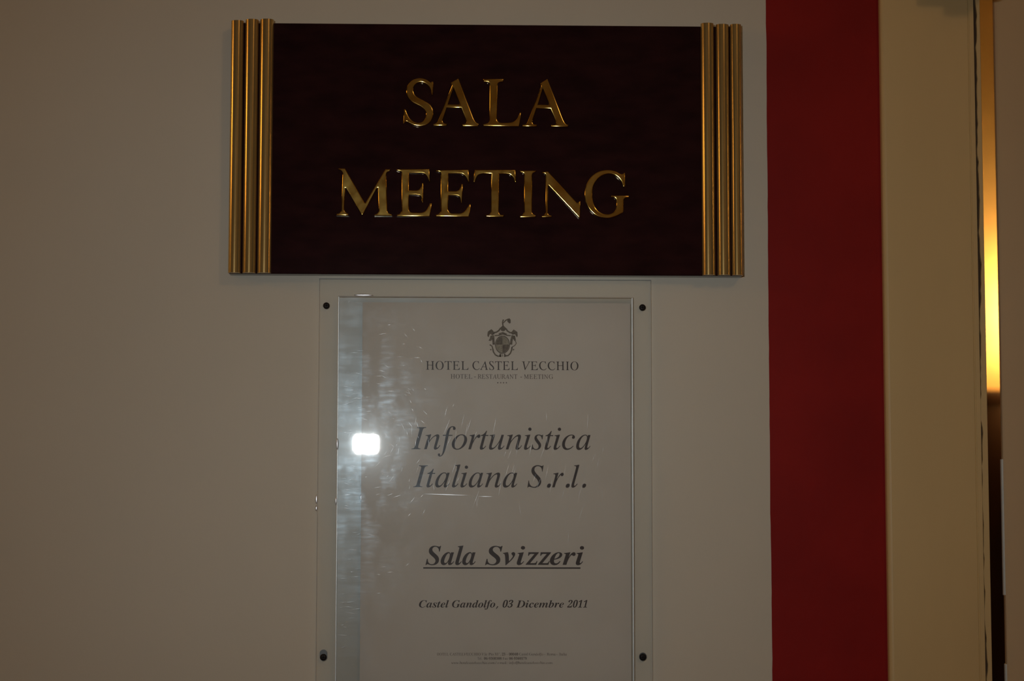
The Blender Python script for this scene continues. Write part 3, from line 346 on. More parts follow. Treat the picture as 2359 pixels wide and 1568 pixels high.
GLYPHS = '''i,|180|42 -87 28 -87 34 -61 40 -33 47 -3 53 28 58 55 61 78 82 78 103 78 124 78 126 75 127 73 129 71 123 47 115 21 104 -8 93 -36 82 -62 71 -87 57 -87
i-|216|81 154 27 154 27 171 27 189 27 206 81 206 135 206 189 206 189 189 189 171 189 154 135 154
i.|180|101 -9 89 -9 78 -9 69 -6 60 1 52 9 48 20 48 36 48 53 52 64 60 71 69 78 78 81 89 81 101 81 111 78 119 71 127 64 132 53 132 36 132 20 127 9 119 1 111 -6
i/|250|26 0 7 0 66 160 126 320 185 480 205 480 224 480 243 480 184 320 124 160 64 0 45 0
i0|376|227 -7 188 -7 147 -7 115 4 91 24 66 45 49 74 39 111 28 148 23 191 23 241 23 291 28 334 39 371 49 407 66 436 91 456 115 476 148 486 189 486 228 486 259 476 283 456 307 436 325 407 336 370 347 333 353 290 353 240 353 191 347 147 336 110 325 74 307 45 283 24 259 4/163 37 188 37 213 37 229 55 237 91 245 126 248 176 248 240 248 304 245 354 237 390 229 425 213 443 189 443 164 443 147 425 139 390 131 354 127 304 127 240 127 176 131 126 139 91 147 55
i1|376|158 0 65 0 65 12 65 24 65 36 84 36 102 36 120 36 132 36 140 39 146 45 151 51 154 63 154 79 154 191 154 304 154 416 137 395 121 378 108 365 94 352 81 346 67 346 56 346 47 350 40 359 32 368 28 380 28 396 42 399 57 405 74 412 90 419 110 431 132 447 147 459 163 471 179 482 204 482 229 482 254 482 254 348 254 214 254 79 254 65 256 55 261 47 265 39 274 36 288 36 306 36 324 36 343 36 343 24 343 12 343 0 250 0
i2|376|129 0 24 0 24 23 24 46 24 69 57 103 90 137 123 171 151 199 172 224 187 245 201 267 212 287 218 307 223 327 226 348 226 371 226 397 222 416 212 427 203 439 190 445 174 445 151 445 135 436 126 416 117 397 112 368 112 329 87 329 66 334 50 344 34 354 26 371 26 396 26 412 32 427 43 441 54 454 70 466 92 474 114 482 141 486 174 486 224 486 262 476 288 456 315 436 328 409 328 375 328 359 325 344 319 329 314 314 304 298 291 281 278 263 261 243 238 220 216 197 188 169 154 138 132 116 110 95 87 74 139 74 192 74 244 74 258 74 270 78 279 86 289 94 296 105 300 120 301 127 303 134 305 141 318 141 331 141 345 141 343 94 342 47 341 0 235 0
i3|376|186 -7 163 -7 130 -7 102 -3 81 5 60 12 44 22 34 35 24 47 19 60 19 74 19 91 25 104 36 113 47 122 61 126 76 126 76 98 84 76 99 62 114 47 134 40 158 40 173 40 187 43 199 49 212 55 222 65 230 79 237 94 241 113 241 139 241 165 232 186 214 202 196 219 171 227 137 227 123 227 109 227 95 227 95 241 95 255 95 269 110 269 125 269 140 269 169 269 190 278 204 296 218 314 225 338 225 367 225 392 220 411 211 424 201 438 188 445 169 445 153 445 141 440 133 430 124 420 119 407 116 391 113 375 111 359 111 341 84 341 62 346 47 356 32 365 24 380 24 401 24 425 37 445 62 461 87 478 124 486 173 486 221 486 258 477 286 458 314 439 328 412 328 377 328 347 318 322 298 301 278 281 254 266 225 256 243 253 261 247 279 238 298 229 313 217 326 201 338 185 345 164 345 138 345 111 339 88 329 70 319 51 306 36 288 25 271 14 252 6 230 1 209 -4
i4|376|199 0 121 0 121 12 121 24 121 36 127 36 133 36 140 36 155 36 168 38 179 44 189 50 195 63 195 84 195 98 195 111 195 125 133 125 71 125 9 125 9 139 9 152 9 166 72 270 136 375 199 480 231 480 262 480 293 480 293 376 293 273 293 169 316 169 339 169 363 169 363 154 363 140 363 125 339 125 316 125 293 125 293 111 293 98 293 84 293 63 298 50 309 44 320 38 333 36 348 36 351 36 354 36 357 36 357 24 357 12 357 0 278 0/86 219 56 169 102 169 148 169 195 169 195 208 195 248 195 287 195 306 195 328 196 351 196 373 198 395 199 416 197 410 194 403 189 394 184 385 179 376 174 366 168 356 163 346 158 338 153 329 149 323 146 319 116 269
i5|376|185 -7 165 -7 131 -7 104 -3 84 5 64 13 49 23 40 35 31 48 27 61 27 75 27 90 32 102 42 109 51 117 64 121 81 121 81 108 83 96 88 83 92 71 100 60 111 52 122 44 136 40 154 40 169 40 183 44 195 50 208 57 218 68 226 83 233 99 237 120 237 148 237 181 229 206 213 223 197 239 175 247 146 247 129 247 115 246 103 243 92 241 81 238 71 235 61 239 51 243 40 247 47 325 55 402 62 480 146 480 231 480 316 480 317 439 318 398 319 357 306 357 293 357 281 357 279 365 277 373 275 380 274 388 271 394 267 399 263 403 255 406 244 406 198 406 151 406 105 406 101 364 98 323 94 281 101 284 112 286 126 288 140 290 154 291 168 291 220 291 261 279 293 256 324 232 340 196 340 148 340 119 335 94 324 75 314 55 300 39 282 27 265 15 246 7 226 1 205 -4
i6|376|248 -7 197 -7 164 -7 135 1 109 18 84 34 65 59 51 93 37 127 30 170 30 222 30 259 34 293 42 325 50 357 62 385 77 409 93 433 113 452 137 466 161 479 189 486 222 486 251 486 274 483 291 476 308 469 321 460 329 449 337 437 340 425 340 412 340 398 334 386 322 376 310 365 289 360 260 360 260 373 259 387 256 400 254 414 249 425 243 434 237 442 228 447 216 447 189 447 168 431 152 401 137 370 128 326 125 269 134 276 146 281 161 286 176 292 195 294 218 294 258 294 291 282 315 258 340 233 352 199 352 155 352 107 339 68 313 38 286 8/178 38 199 38 216 38 229 46 239 64 249 82 255 110 255 148 255 185 249 211 238 228 227 245 212 253 193 253 181 253 168 250 154 243 140 236 131 229 125 221 125 156 133 110 147 81 161 52
i7|376|130 0 111 0 170 135 230 271 289 406 231 406 172 406 113 406 90 406 77 395 74 372 73 361 71 350 70 338 56 338 43 338 30 338 31 385 32 433 33 480 140 480 246 480 353 480 353 469 353 458 353 447 291 298 230 149 168 0 149 0
i8|376|238 -7 183 -7 146 -7 116 -1 91 11 67 22 49 38 38 57 26 77 20 99 20 122 20 151 29 175 47 193 65 211 89 228 119 242 92 258 71 276 57 296 43 315 36 338 36 364 36 385 41 405 50 423 60 442 77 457 99 469 122 480 153 486 191 486 239 486 275 475 299 453 322 431 334 403 334 369 334 342 326 321 310 305 294 289 272 274 244 260 284 241 313 221 330 199 347 178 355 154 355 127 355 85 340 52 310 29 280 5/180 293 203 283 219 292 231 304 239 317 246 330 250 348 250 370 250 383 247 395 243 407 238 419 231 428 222 436 213 443 201 447 187 447 169 447 155 440 145 426 135 411 130 394 130 372 130 349 137 331 149 318 162 305/164 32 187 32 210 32 228 39 241 55 255 71 262 91 262 116 262 137 254 156 239 170 223 185 198 200 164 216 149 206 136 193 126 178 116 163 111 143 111 120 111 94 118 72 132 56 146 40
i9|376|187 -7 152 -7 126 -7 104 -3 88 4 72 12 60 21 53 33 46 45 42 57 42 69 42 79 45 87 50 94 56 101 64 105 75 107 81 87 91 70 103 56 116 43 133 36 156 36 214 36 246 101 251 230 241 217 228 207 212 198 197 189 178 185 155 185 117 185 85 197 60 220 36 244 24 278 24 324 24 356 30 384 42 409 54 433 72 452 95 466 118 479 146 486 177 486 210 486 239 478 264 463 289 447 309 423 323 390 338 356 345 313 345 261 345 224 342 189 334 157 327 124 316 96 301 72 285 47 265 28 241 14 216 0/142 233 184 233 200 233 213 237 224 245 236 254 244 265 251 278 250 335 244 377 231 403 218 428 202 441 181 441 162 441 147 432 137 413 126 394 121 365 121 328 121 265
i:|180|101 278 89 278 78 278 69 282 60 289 52 296 48 308 48 324 48 341 52 353 60 359 69 366 78 369 89 369 101 369 111 366 119 359 127 353 132 341 132 324 132 308 127 296 119 289 111 282/101 -9 89 -9 78 -9 69 -6 60 1 52 9 48 20 48 36 48 53 52 64 60 71 69 78 78 81 89 81 101 81 111 78 119 71 127 64 132 53 132 36 132 20 127 9 119 1 111 -6
i@|604|320 -60 291 -60 238 -60 193 -50 155 -30 118 -11 89 18 69 55 49 92 39 136 39 188 39 230 45 268 58 304 71 339 90 370 115 397 139 423 169 443 204 458 240 472 279 480 324 480 370 480 412 470 448 451 484 431 513 404 534 368 554 332 565 289 565 240 565 219 562 199 558 179 553 160 546 142 536 126 526 110 514 97 500 88 485 78 468 73 449 73 428 73 412 79 400 91 388 103 381 116 378 132 377 132 376 132 375 132 367 115 355 101 339 90 323 79 304 73 280 73 246 73 220 85 201 107 183 130 173 161 173 198 173 228 179 254 191 276 202 299 219 317 240 330 261 343 287 349 316 349 335 349 355 348 374 344 393 341 408 337 418 333 416 288 414 242 412 197 411 189 411 183 411 180 411 176 411 174 411 173 411 149 415 134 423 126 432 119 441 115 453 115 467 115 478 121 488 132 498 143 505 159 510 178 515 197 518 218 518 240 518 282 509 317 493 346 476 375 453 397 423 412 394 428 361 435 324 435 273 435 230 425 194 404 159 383 133 354 115 317 96 280 87 238 87 190 87 124 105 73 140 38 175 2 225 -15 291 -15 318 -15 344 -12 369 -6 394 0 416 6 435 13 435 -2 435 -17 435 -32 416 -40 394 -47 370 -52 346 -57/270 115 289 115 314 115 332 124 343 143 354 162 361 186 362 216 363 244 365 272 366 300 360 302 353 304 344 305 335 306 326 307 316 307 294 307 277 302 263 291 250 280 240 266 234 249 229 233 226 215 226 197 226 168 231 147 243 134 254 121
iA|464|-31 0 -85 0 -84 4 -83 9 -82 13 -52 13 -25 27 0 56 13 70 48 112 107 182 167 251 249 349 356 475 360 475 365 475 369 475 364 336 358 197 353 58 352 42 357 30 366 24 375 17 390 14 411 13 410 9 410 4 409 0 346 0 284 0 221 0 222 4 223 9 224 13 225 13 227 13 229 13 251 13 265 17 273 26 280 35 285 52 285 78 286 105 287 131 288 158 236 158 185 158 133 158 126 158 120 155 116 150 99 130 82 110 65 90 43 63 32 45 32 36 32 27 35 21 43 17 50 14 62 13 79 13 77 9 76 4 75 0 22 0/195 244 143 183 192 183 241 183 289 183 292 244 295 305 298 367 246 305
iC|471|257 -10 218 -10 179 -10 145 -2 117 13 88 28 65 50 49 78 33 107 26 140 26 179 26 211 32 244 46 276 60 308 78 337 102 365 125 392 152 415 181 433 227 461 273 475 321 475 347 475 377 469 412 457 419 455 425 453 430 453 440 453 448 459 453 470 458 470 462 470 467 470 458 424 448 378 439 332 435 332 430 332 425 332 426 336 426 340 426 343 426 347 426 350 426 353 425 385 417 410 400 427 384 444 360 453 328 453 300 453 273 445 246 430 219 416 196 395 174 370 153 344 136 314 124 281 111 247 105 212 105 175 105 126 117 88 140 60 164 33 196 19 236 19 296 19 350 47 399 103 403 99 407 95 412 91 384 57 354 31 323 15 292 -2
iE|454|95 0 -34 0 -32 4 -31 9 -30 13 -29 13 -28 13 -28 13 -6 13 9 17 18 25 28 33 35 49 42 73 70 177 98 281 126 385 130 400 132 412 132 419 132 430 128 438 120 443 112 448 99 450 81 451 82 456 84 460 85 465 203 465 321 465 440 465 433 431 427 398 420 364 417 364 413 364 409 364 409 365 409 366 409 367 409 387 407 403 402 414 397 424 387 432 373 436 358 440 337 442 309 442 290 442 271 442 252 442 238 442 228 441 222 439 215 437 210 433 207 426 203 420 200 410 196 396 184 351 171 305 159 260 178 260 197 260 216 260 249 260 274 265 289 275 304 286 315 302 321 326 325 326 330 326 334 326 318 271 302 216 287 161 283 161 279 161 275 161 276 170 277 179 277 187 277 202 275 212 272 220 268 227 262 231 253 234 244 236 231 237 214 237 194 237 174 237 154 237 140 186 126 135 112 83 110 76 109 69 107 62 106 56 105 51 105 47 105 38 109 32 116 28 123 25 135 24 153 24 169 24 184 24 199 24 231 24 259 27 281 34 304 41 324 52 341 67 358 83 373 103 386 128 391 128 395 128 400 128 383 85 367 43 351 0 223 0
iF|406|35 0 -31 0 -30 4 -28 9 -27 13 -26 13 -25 13 -24 13 -10 13 1 15 10 18 18 21 25 27 30 36 36 45 41 57 45 73 73 177 101 281 129 385 133 400 135 412 135 419 135 430 131 438 123 443 115 448 102 450 84 451 85 456 87 460 88 465 199 465 310 465 421 465 414 428 407 391 400 355 396 355 391 355 387 355 387 356 388 359 388 361 388 363 388 366 388 367 388 395 381 414 369 425 357 436 336 441 307 441 289 441 272 441 254 441 236 441 224 439 218 435 213 431 209 426 207 418 206 415 202 400 195 373 188 347 178 308 165 258 178 258 190 258 203 258 226 258 244 260 258 264 272 267 283 274 292 284 301 294 309 308 316 325 321 325 325 325 330 325 315 269 300 213 285 156 281 156 276 156 271 156 272 162 273 167 273 173 274 179 274 184 274 190 274 208 270 220 262 226 254 232 238 235 212 235 195 235 177 235 159 235 145 180 131 124 116 69 115 66 114 61 113 56 113 51 112 47 112 44 112 32 117 24 125 19 134 15 149 13 169 12 169 8 168 4 168 0 102 0
iG|541|306 -10 245 -10 201 -10 163 -2 130 13 97 29 72 51 54 80 36 109 27 142 27 181 27 214 34 246 47 278 60 310 79 340 102 367 125 394 152 417 181 435 226 461 274 475 327 475 359 475 388 469 414 459 427 453 438 449 447 446 455 443 461 442 465 442 474 442 481 444 487 448 492 453 498 460 503 469 507 469 511 469 514 469 504 422 494 375 484 327 480 327 476 327 472 327 468 367 453 398 428 420 404 442 371 453 331 453 289 453 252 439 218 413 185 387 158 351 137 306 116 260 106 216 106 173 106 122 119 82 146 53 172 25 208 11 255 11 278 11 300 16 319 26 338 36 350 49 354 64 362 95 370 126 378 158 379 162 380 167 381 173 382 178 383 182 383 185 383 197 378 204 369 208 360 211 345 213 322 214 323 218 324 223 325 227 389 227 454 227 518 227 517 223 516 218 514 214 498 214 485 212 476 208 468 204 460 197 457 188 455 184 453 178 450 171 448 164 445 156 443 146 434 109 425 72 416 35 363 5
iH|521|28 0 -34 0 -32 4 -31 9 -30 13 -29 13 -28 13 -28 13 -14 13 -2 15 6 18 15 21 22 27 27 36 33 44 38 56 42 73 70 177 98 281 126 385 130 400 132 412 132 419 132 430 128 438 120 443 112 448 99 450 81 451 82 456 84 460 85 465 146 465 208 465 270 465 269 460 268 456 267 451 266 451 265 451 264 451 244 451 229 447 219 439 209 431 201 415 194 390 185 355 175 320 166 285 164 280 163 275 163 271 163 266 165 263 169 262 172 260 178 259 185 259 243 259 300 259 357 259 365 259 370 260 373 262 377 264 379 268 381 274 391 311 400 348 410 385 414 400 416 411 416 419 416 430 412 438 404 443 396 448 383 450 365 451 367 456 368 460 369 465 431 465 493 465 555 465 553 460 552 456 551 451 549 451 547 451 545 451 526 451 512 447 502 439 493 431 485 415 479 392 451 288 423 184 396 80 394 72 392 66 391 60 390 54 389 49 389 45 389 34 393 26 401 21 409 17 422 14 440 13 439 9 438 4 437 0 375 0 313 0 251 0 252 4 253 9 255 13 255 13 256 13 257 13 272 13 283 15 291 18 300 21 307 27 312 36 318 44 322 56 326 73 339 119 351 166 364 212 364 214 365 216 365 217 365 219 365 221 365 222 365 227 364 230 360 232 356 233 351 234 343 234 286 234 229 234 172 234 164 234 159 233 156 231 153 230 150 226 148 220 136 173 123 126 111 80 109 72 107 66 106 60 105 54 104 49 104 45 104 34 108 26 116 21 124 17 137 14 155 13 154 9 153 4 152 0 90 0
iI|245|32 0 -31 0 -30 4 -28 9 -27 13 -26 13 -25 13 -24 13 -10 13 1 15 10 18 18 21 25 27 30 36 36 44 41 56 45 73 73 177 101 281 129 385 133 400 135 412 135 419 135 430 131 438 123 443 115 448 102 450 84 451 85 456 87 460 88 465 150 465 213 465 275 465 274 460 273 456 272 451 270 451 268 451 267 451 247 451 233 447 224 439 214 431 206 415 200 392 172 288 144 184 116 80 112 65 110 53 110 45 110 34 114 26 122 21 130 17 143 14 161 13 159 9 158 4 157 0 94 0
iL|449|107 0 -24 0 -23 4 -22 9 -21 13 -20 13 -19 13 -18 13 3 13 18 17 28 26 37 34 45 49 52 73 79 177 107 281 135 385 137 392 139 399 140 405 141 411 142 415 142 419 142 430 138 438 130 443 122 448 109 450 91 451 92 456 93 460 94 465 156 465 217 465 279 465 277 460 276 456 274 452 254 452 240 448 230 440 220 431 212 416 206 393 179 293 152 192 125 92 122 80 119 71 118 64 116 57 116 53 116 51 116 40 119 32 126 29 133 25 146 24 165 24 180 24 196 24 212 24 247 24 276 27 298 33 319 39 338 49 354 65 369 81 384 103 399 132 403 132 407 132 412 132 397 88 383 44 368 0 237 0
iM|590|14 0 -36 0 -35 4 -34 9 -32 13 -17 13 -6 15 3 18 12 21 19 27 25 36 30 44 35 56 40 73 69 177 98 281 128 385 132 399 134 411 134 419 134 430 130 438 122 443 113 448 101 450 83 451 84 456 85 460 87 465 128 465 170 465 212 465 228 346 244 227 261 108 339 227 418 346 496 465 539 465 581 465 624 465 623 460 621 456 620 451 618 451 616 451 615 451 595 451 581 447 572 439 562 431 554 415 548 392 520 288 493 184 465 80 463 72 461 66 460 60 459 54 458 49 458 45 458 34 462 26 470 21 478 17 491 14 509 13 508 9 507 4 506 0 444 0 383 0 322 0 323 4 324 8 325 11 339 12 351 15 359 18 368 22 375 29 381 39 387 49 392 63 397 83 425 186 452 289 480 392 393 261 306 131 219 0 216 0 213 0 210 0 192 131 175 262 157 393 130 296 103 199 77 103 70 79 66 60 66 48 66 35 70 26 78 21 86 16 99 14 118 13 116 9 115 4 114 0 64 0
iN|500|342 -11 338 -11 276 117 215 245 154 373 128 276 101 180 75 84 73 75 71 66 70 60 68 53 68 47 68 43 68 31 72 24 80 20 88 17 102 14 122 13 120 9 119 4 118 0 68 0 17 0 -34 0 -32 4 -31 9 -30 13 -9 13 6 17 17 25 27 33 35 49 42 73 71 179 100 286 130 393 131 395 131 398 132 401 132 404 132 406 132 408 132 419 128 428 120 438 111 447 100 451 86 451 84 451 83 451 81 451 82 456 84 460 85 465 117 465 150 465 182 465 239 346 296 227 353 108 378 199 403 290 427 381 430 390 432 398 433 405 434 412 435 417 435 422 435 433 430 441 422 445 414 448 400 450 380 451 381 456 382 460 383 465 434 465 485 465 536 465 535 460 533 456 532 451 518 451 507 450 498 447 489 443 481 438 475 429 470 421 465 409 460 392 424 258 387 124 351 -11 346 -11
iO|517|251 -10 200 -10 163 -10 132 -3 105 11 78 25 58 44 43 70 29 96 21 126 21 162 21 192 27 223 38 253 49 283 65 311 84 338 104 365 126 388 151 409 177 429 204 445 232 457 261 469 290 475 319 475 356 475 387 468 413 453 439 439 459 419 473 393 487 367 494 337 494 302 494 278 490 252 482 227 474 201 463 176 449 152 435 128 419 105 400 85 381 64 361 47 340 32 298 4/168 10 201 10 224 10 246 16 268 29 289 41 309 58 327 80 345 101 361 126 375 153 389 181 399 210 407 240 415 271 418 301 418 331 418 371 410 402 393 423 376 444 352 455 320 455 296 455 272 448 248 434 225 419 203 400 182 374 162 349 145 320 130 286 120 261 111 236 106 211 100 186 97 162 97 137 97 96 106 65 125 43 143 21
iP|403|31 0 -34 0 -32 4 -31 9 -30 13 -29 13 -28 13 -27 13 -6 13 9 17 18 25 28 32 35 48 42 73 70 177 98 281 126 385 130 399 132 411 132 419 132 431 128 439 120 443 112 448 99 450 81 451 82 456 84 460 85 465 146 465 206 465 267 465 361 465 408 430 408 361 408 334 401 310 385 289 370 268 348 252 320 240 292 228 259 222 221 222 200 222 180 222 159 222 152 222 148 220 147 214 134 164 121 114 107 64 107 62 106 59 106 55 105 51 105 48 105 46 105 33 109 24 119 20 128 16 144 14 165 13 164 9 163 4 161 0 96 0/178 242 193 242 239 242 274 253 297 275 321 296 332 326 332 364 332 392 325 412 311 425 297 438 274 445 244 445 231 445 221 442 215 438 209 433 204 422 199 405 186 358 173 310 161 263 160 260 159 256 159 253 159 248 161 246 165 244 168 243
iR|451|30 0 -34 0 -32 4 -31 9 -30 13 -29 13 -28 13 -27 13 -6 13 10 18 19 27 29 35 36 51 42 73 70 177 98 281 126 385 130 399 132 411 132 420 132 431 128 439 120 443 112 448 99 450 81 451 82 456 84 460 85 465 150 465 216 465 281 465 328 465 364 456 388 438 411 421 423 396 423 364 423 300 379 257 289 235 310 185 331 135 351 85 362 61 372 43 381 31 391 19 403 13 419 13 420 13 421 13 422 13 420 9 419 4 418 0 383 0 348 0 314 0 283 76 252 152 221 228 216 228 211 228 206 228 195 228 185 229 176 229 167 229 159 230 152 231 140 184 127 136 114 89 109 68 106 54 106 46 106 33 110 25 118 20 126 15 138 13 154 13 157 13 159 13 162 13 161 9 159 4 158 0 94 0/194 250 202 250 249 250 284 260 309 280 334 301 347 328 347 363 347 416 315 443 251 443 240 443 231 442 224 440 218 438 212 433 209 427 205 421 201 411 197 398 184 350 171 301 158 253 165 252 172 252 179 251 186 250
iS|369|182 -9 153 -9 125 -9 93 -3 58 10 55 11 52 12 49 13 46 13 44 13 42 13 29 13 20 6 15 -8 11 -8 7 -8 3 -8 10 43 18 94 26 146 30 146 34 146 38 146 39 103 49 69 69 46 88 22 113 11 146 11 163 11 178 15 192 23 205 31 216 43 224 57 232 71 236 87 236 105 236 116 233 128 228 139 223 151 216 162 207 174 200 183 192 192 183 201 174 211 164 221 154 232 129 257 112 278 102 297 93 315 88 334 88 353 88 377 94 397 105 416 116 434 132 449 152 459 172 470 195 475 222 475 232 475 243 474 253 473 262 472 272 469 281 466 290 463 297 461 303 459 308 457 311 457 313 457 325 457 333 462 338 473 343 473 347 473 351 473 344 427 337 382 330 336 326 336 323 336 319 336 319 375 311 404 296 424 280 443 259 453 232 453 208 453 189 446 175 433 161 419 154 400 154 376 154 363 159 349 168 334 176 320 187 305 201 291 211 281 221 270 231 259 242 247 253 236 263 224 288 197 301 164 301 126 301 100 294 77 282 57 269 36 252 20 229 8 207 -3
iT|420|120 0 50 0 51 4 51 9 52 13 54 13 56 13 58 13 74 13 87 15 97 19 107 23 115 30 121 41 127 52 133 68 139 89 169 199 199 308 228 417 230 421 230 425 230 429 230 437 224 441 212 441 206 441 200 441 194 441 166 441 143 438 126 432 108 426 94 417 84 404 74 391 66 373 59 352 54 352 49 353 44 353 54 390 64 428 74 465 203 465 332 465 461 465 454 426 446 388 439 350 435 350 431 350 426 350 427 353 427 357 427 361 427 364 427 368 427 371 427 396 422 414 410 425 399 435 378 441 346 441 337 441 328 441 318 441 313 441 308 439 305 437 302 434 300 429 298 423 268 313 238 203 208 93 201 70 198 54 198 43 198 31 203 24 212 19 221 15 236 13 257 13 260 13 262 13 265 13 263 9 262 4 261 0 190 0
iU|491|236 -10 200 -10 154 -10 118 1 92 24 65 46 52 76 52 113 52 129 56 152 64 181 82 250 101 319 119 388 123 402 125 413 125 420 125 432 121 440 112 444 104 449 89 451 68 452 69 456 70 460 71 465 137 465 202 465 267 465 266 460 266 456 265 452 262 452 260 452 258 452 236 452 221 447 210 436 200 425 191 407 185 381 168 319 152 256 135 193 124 153 119 126 119 109 119 82 127 61 144 46 161 30 185 23 216 23 242 23 264 28 284 38 304 47 320 61 332 79 344 97 357 131 370 181 385 239 401 297 416 355 423 379 426 398 426 412 426 427 423 438 415 443 407 449 393 452 373 452 374 456 375 460 375 465 428 465 480 465 532 465 531 460 531 456 530 452 527 452 524 452 520 452 495 452 478 441 467 420 465 415 462 407 458 396 454 385 451 372 447 357 430 292 413 228 396 163 384 121 370 87 354 62 337 36 316 18 291 7 266 -4
iV|437|85 -10 80 -10 85 125 91 260 96 395 97 416 93 431 86 439 78 447 64 451 44 451 42 451 40 451 38 451 39 456 39 460 40 465 102 465 164 465 226 465 225 461 224 457 223 453 221 453 219 453 218 453 196 453 182 448 174 439 167 430 163 413 162 387 158 290 153 193 149 95 227 188 306 282 384 375 407 402 418 420 418 430 418 439 414 444 406 447 399 450 387 451 371 451 372 456 373 460 373 465 421 465 469 465 516 465 515 460 513 456 512 451 511 451 511 451 510 451 498 451 485 446 473 434 460 423 445 406 426 384 316 253 205 121 95 -10 90 -10
iX|459|-3 0 -62 0 -61 4 -60 8 -58 11 -30 14 1 31 34 64 89 119 144 174 199 230 184 277 169 324 153 371 146 394 139 411 132 421 126 431 117 438 107 444 98 449 84 452 65 452 64 452 62 452 60 452 62 456 63 460 64 465 133 465 201 465 269 465 268 460 267 456 266 451 262 451 258 451 255 451 226 451 212 443 212 425 212 416 215 403 220 388 233 351 245 315 258 279 293 313 329 348 365 382 388 405 399 421 399 433 399 445 385 452 359 452 356 452 353 452 351 452 352 456 353 460 355 465 408 465 462 465 516 465 514 460 513 456 511 452 511 452 510 452 510 452 495 452 481 447 467 436 452 426 435 411 415 392 366 345 316 298 267 251 284 197 301 143 318 90 326 65 333 49 338 40 344 31 352 25 361 20 371 15 384 13 402 13 404 13 406 13 408 13 407 9 405 4 404 0 334 0 265 0 195 0 196 4 197 9 197 13 201 13 206 13 210 13 224 13 236 15 244 18 253 22 257 29 257 40 257 45 257 51 256 57 254 63 253 69 251 75 237 117 223 158 209 199 172 163 135 126 99 90 76 67 64 49 64 35 64 20 83 12 119 11 118 7 116 4 115 0 56 0
ia|342|74 -8 50 -8 32 -8 18 -2 8 10 -2 23 -7 41 -7 64 -7 101 2 138 18 175 35 213 59 246 90 274 120 302 152 316 183 316 212 316 228 304 232 280 235 290 238 299 241 309 258 309 275 309 292 309 272 236 251 163 231 90 225 69 222 53 222 44 222 38 225 35 233 35 242 35 259 50 282 80 285 77 288 75 291 72 255 19 223 -8 195 -8 177 -8 168 2 168 23 168 36 176 68 191 118 165 75 141 44 119 23 97 2/63 33 82 33 92 33 103 38 116 48 128 58 140 71 152 87 164 103 175 121 185 141 196 161 204 181 210 201 216 222 219 240 219 257 219 285 208 299 185 299 164 299 143 288 124 266 104 243 87 213 74 175 67 156 62 139 58 122 55 105 53 88 53 73 53 46
ic|298|146 -8 99 -8 68 -8 44 2 26 23 8 43 -1 72 -1 109 -1 131 4 153 12 175 21 197 33 218 48 237 63 256 81 273 102 286 133 306 165 316 199 316 221 316 237 312 249 302 261 292 267 281 267 267 267 255 264 246 258 239 252 232 243 228 233 228 214 228 204 237 204 255 204 260 205 264 207 268 209 271 211 276 214 279 215 280 216 282 218 284 219 286 220 288 220 289 220 296 213 299 197 299 173 299 151 289 130 271 109 252 91 227 79 196 66 165 59 135 59 107 59 81 65 61 76 46 88 30 103 23 122 23 156 23 191 43 228 82 231 78 235 74 238 71 193 18
id|355|87 -8 61 -8 39 -8 22 -1 10 13 -3 28 -9 48 -9 73 -9 95 -4 118 5 143 15 169 28 193 44 217 60 241 79 261 99 279 115 292 130 301 146 307 161 313 177 316 192 316 219 316 236 309 242 293 253 334 263 375 273 416 274 419 274 422 275 426 275 429 275 433 275 436 275 443 273 448 268 451 263 453 255 455 243 455 240 455 236 455 233 455 234 459 235 463 236 467 266 469 289 473 306 479 322 484 333 487 338 487 343 487 345 485 345 480 345 478 344 476 344 473 343 471 343 469 343 468 308 339 274 210 240 81 239 73 237 66 236 60 234 54 234 49 234 44 234 35 239 30 250 30 261 30 280 47 306 81 310 78 313 75 317 72 296 45 278 24 263 11 247 -2 232 -8 217 -8 194 -8 183 4 183 27 183 44 189 73 201 112 178 71 155 41 133 21 111 2/79 28 91 28 102 28 115 33 127 43 140 54 153 68 165 85 178 103 189 122 199 142 209 163 217 183 223 204 229 224 232 243 232 259 232 272 229 282 223 289 217 297 208 300 198 300 176 300 154 289 132 268 110 246 91 216 75 178 59 139 51 106 51 78 51 62 55 50 62 41 69 32
ie|288|116 -7 89 -7 60 -7 37 2 21 21 4 39 -4 65 -4 99 -4 120 0 142 9 165 18 188 30 210 46 231 62 252 80 269 101 283 132 305 164 316 195 316 216 316 231 312 242 303 253 294 258 282 258 266 258 238 241 212 208 189 175 167 126 151 61 142 59 133 58 125 57 118 57 110 56 104 56 98 56 50 77 26 119 26 151 26 185 44 221 81 224 78 228 75 231 71 210 44 187 25 165 12 142 0/72 185 64 158 109 164 144 178 168 199 192 220 204 244 204 271 204 289 196 298 180 298 166 298 152 292 137 280 122 268 108 251 95 230 82 209
if|199|-17 -153 -48 -153 -61 -153 -71 -150 -79 -142 -87 -135 -91 -126 -91 -116 -91 -96 -83 -87 -66 -87 -52 -87 -44 -94 -44 -108 -44 -113 -45 -116 -46 -119 -48 -122 -49 -125 -49 -127 -49 -132 -47 -134 -42 -134 -29 -134 -18 -126 -10 -108 -6 -99 -2 -88 2 -74 6 -61 10 -44 13 -25 33 78 52 180 71 283 50 283 28 283 7 283 9 290 10 297 12 304 33 304 54 304 75 304 78 316 81 328 83 340 94 388 111 424 135 449 159 474 186 487 216 487 233 487 248 482 259 473 270 464 275 452 275 439 275 418 265 408 243 408 227 408 218 417 218 435 218 437 219 439 219 441 220 443 220 446 221 447 223 450 224 452 224 455 224 459 222 462 219 465 215 467 211 469 206 469 180 469 161 440 148 383 143 357 137 331 132 304 158 304 184 304 210 304 209 297 208 290 207 283 180 283 154 283 128 283 119 238 110 194 101 150 90 94 78 47 67 7 56 -32 44 -63 33 -85 10 -131
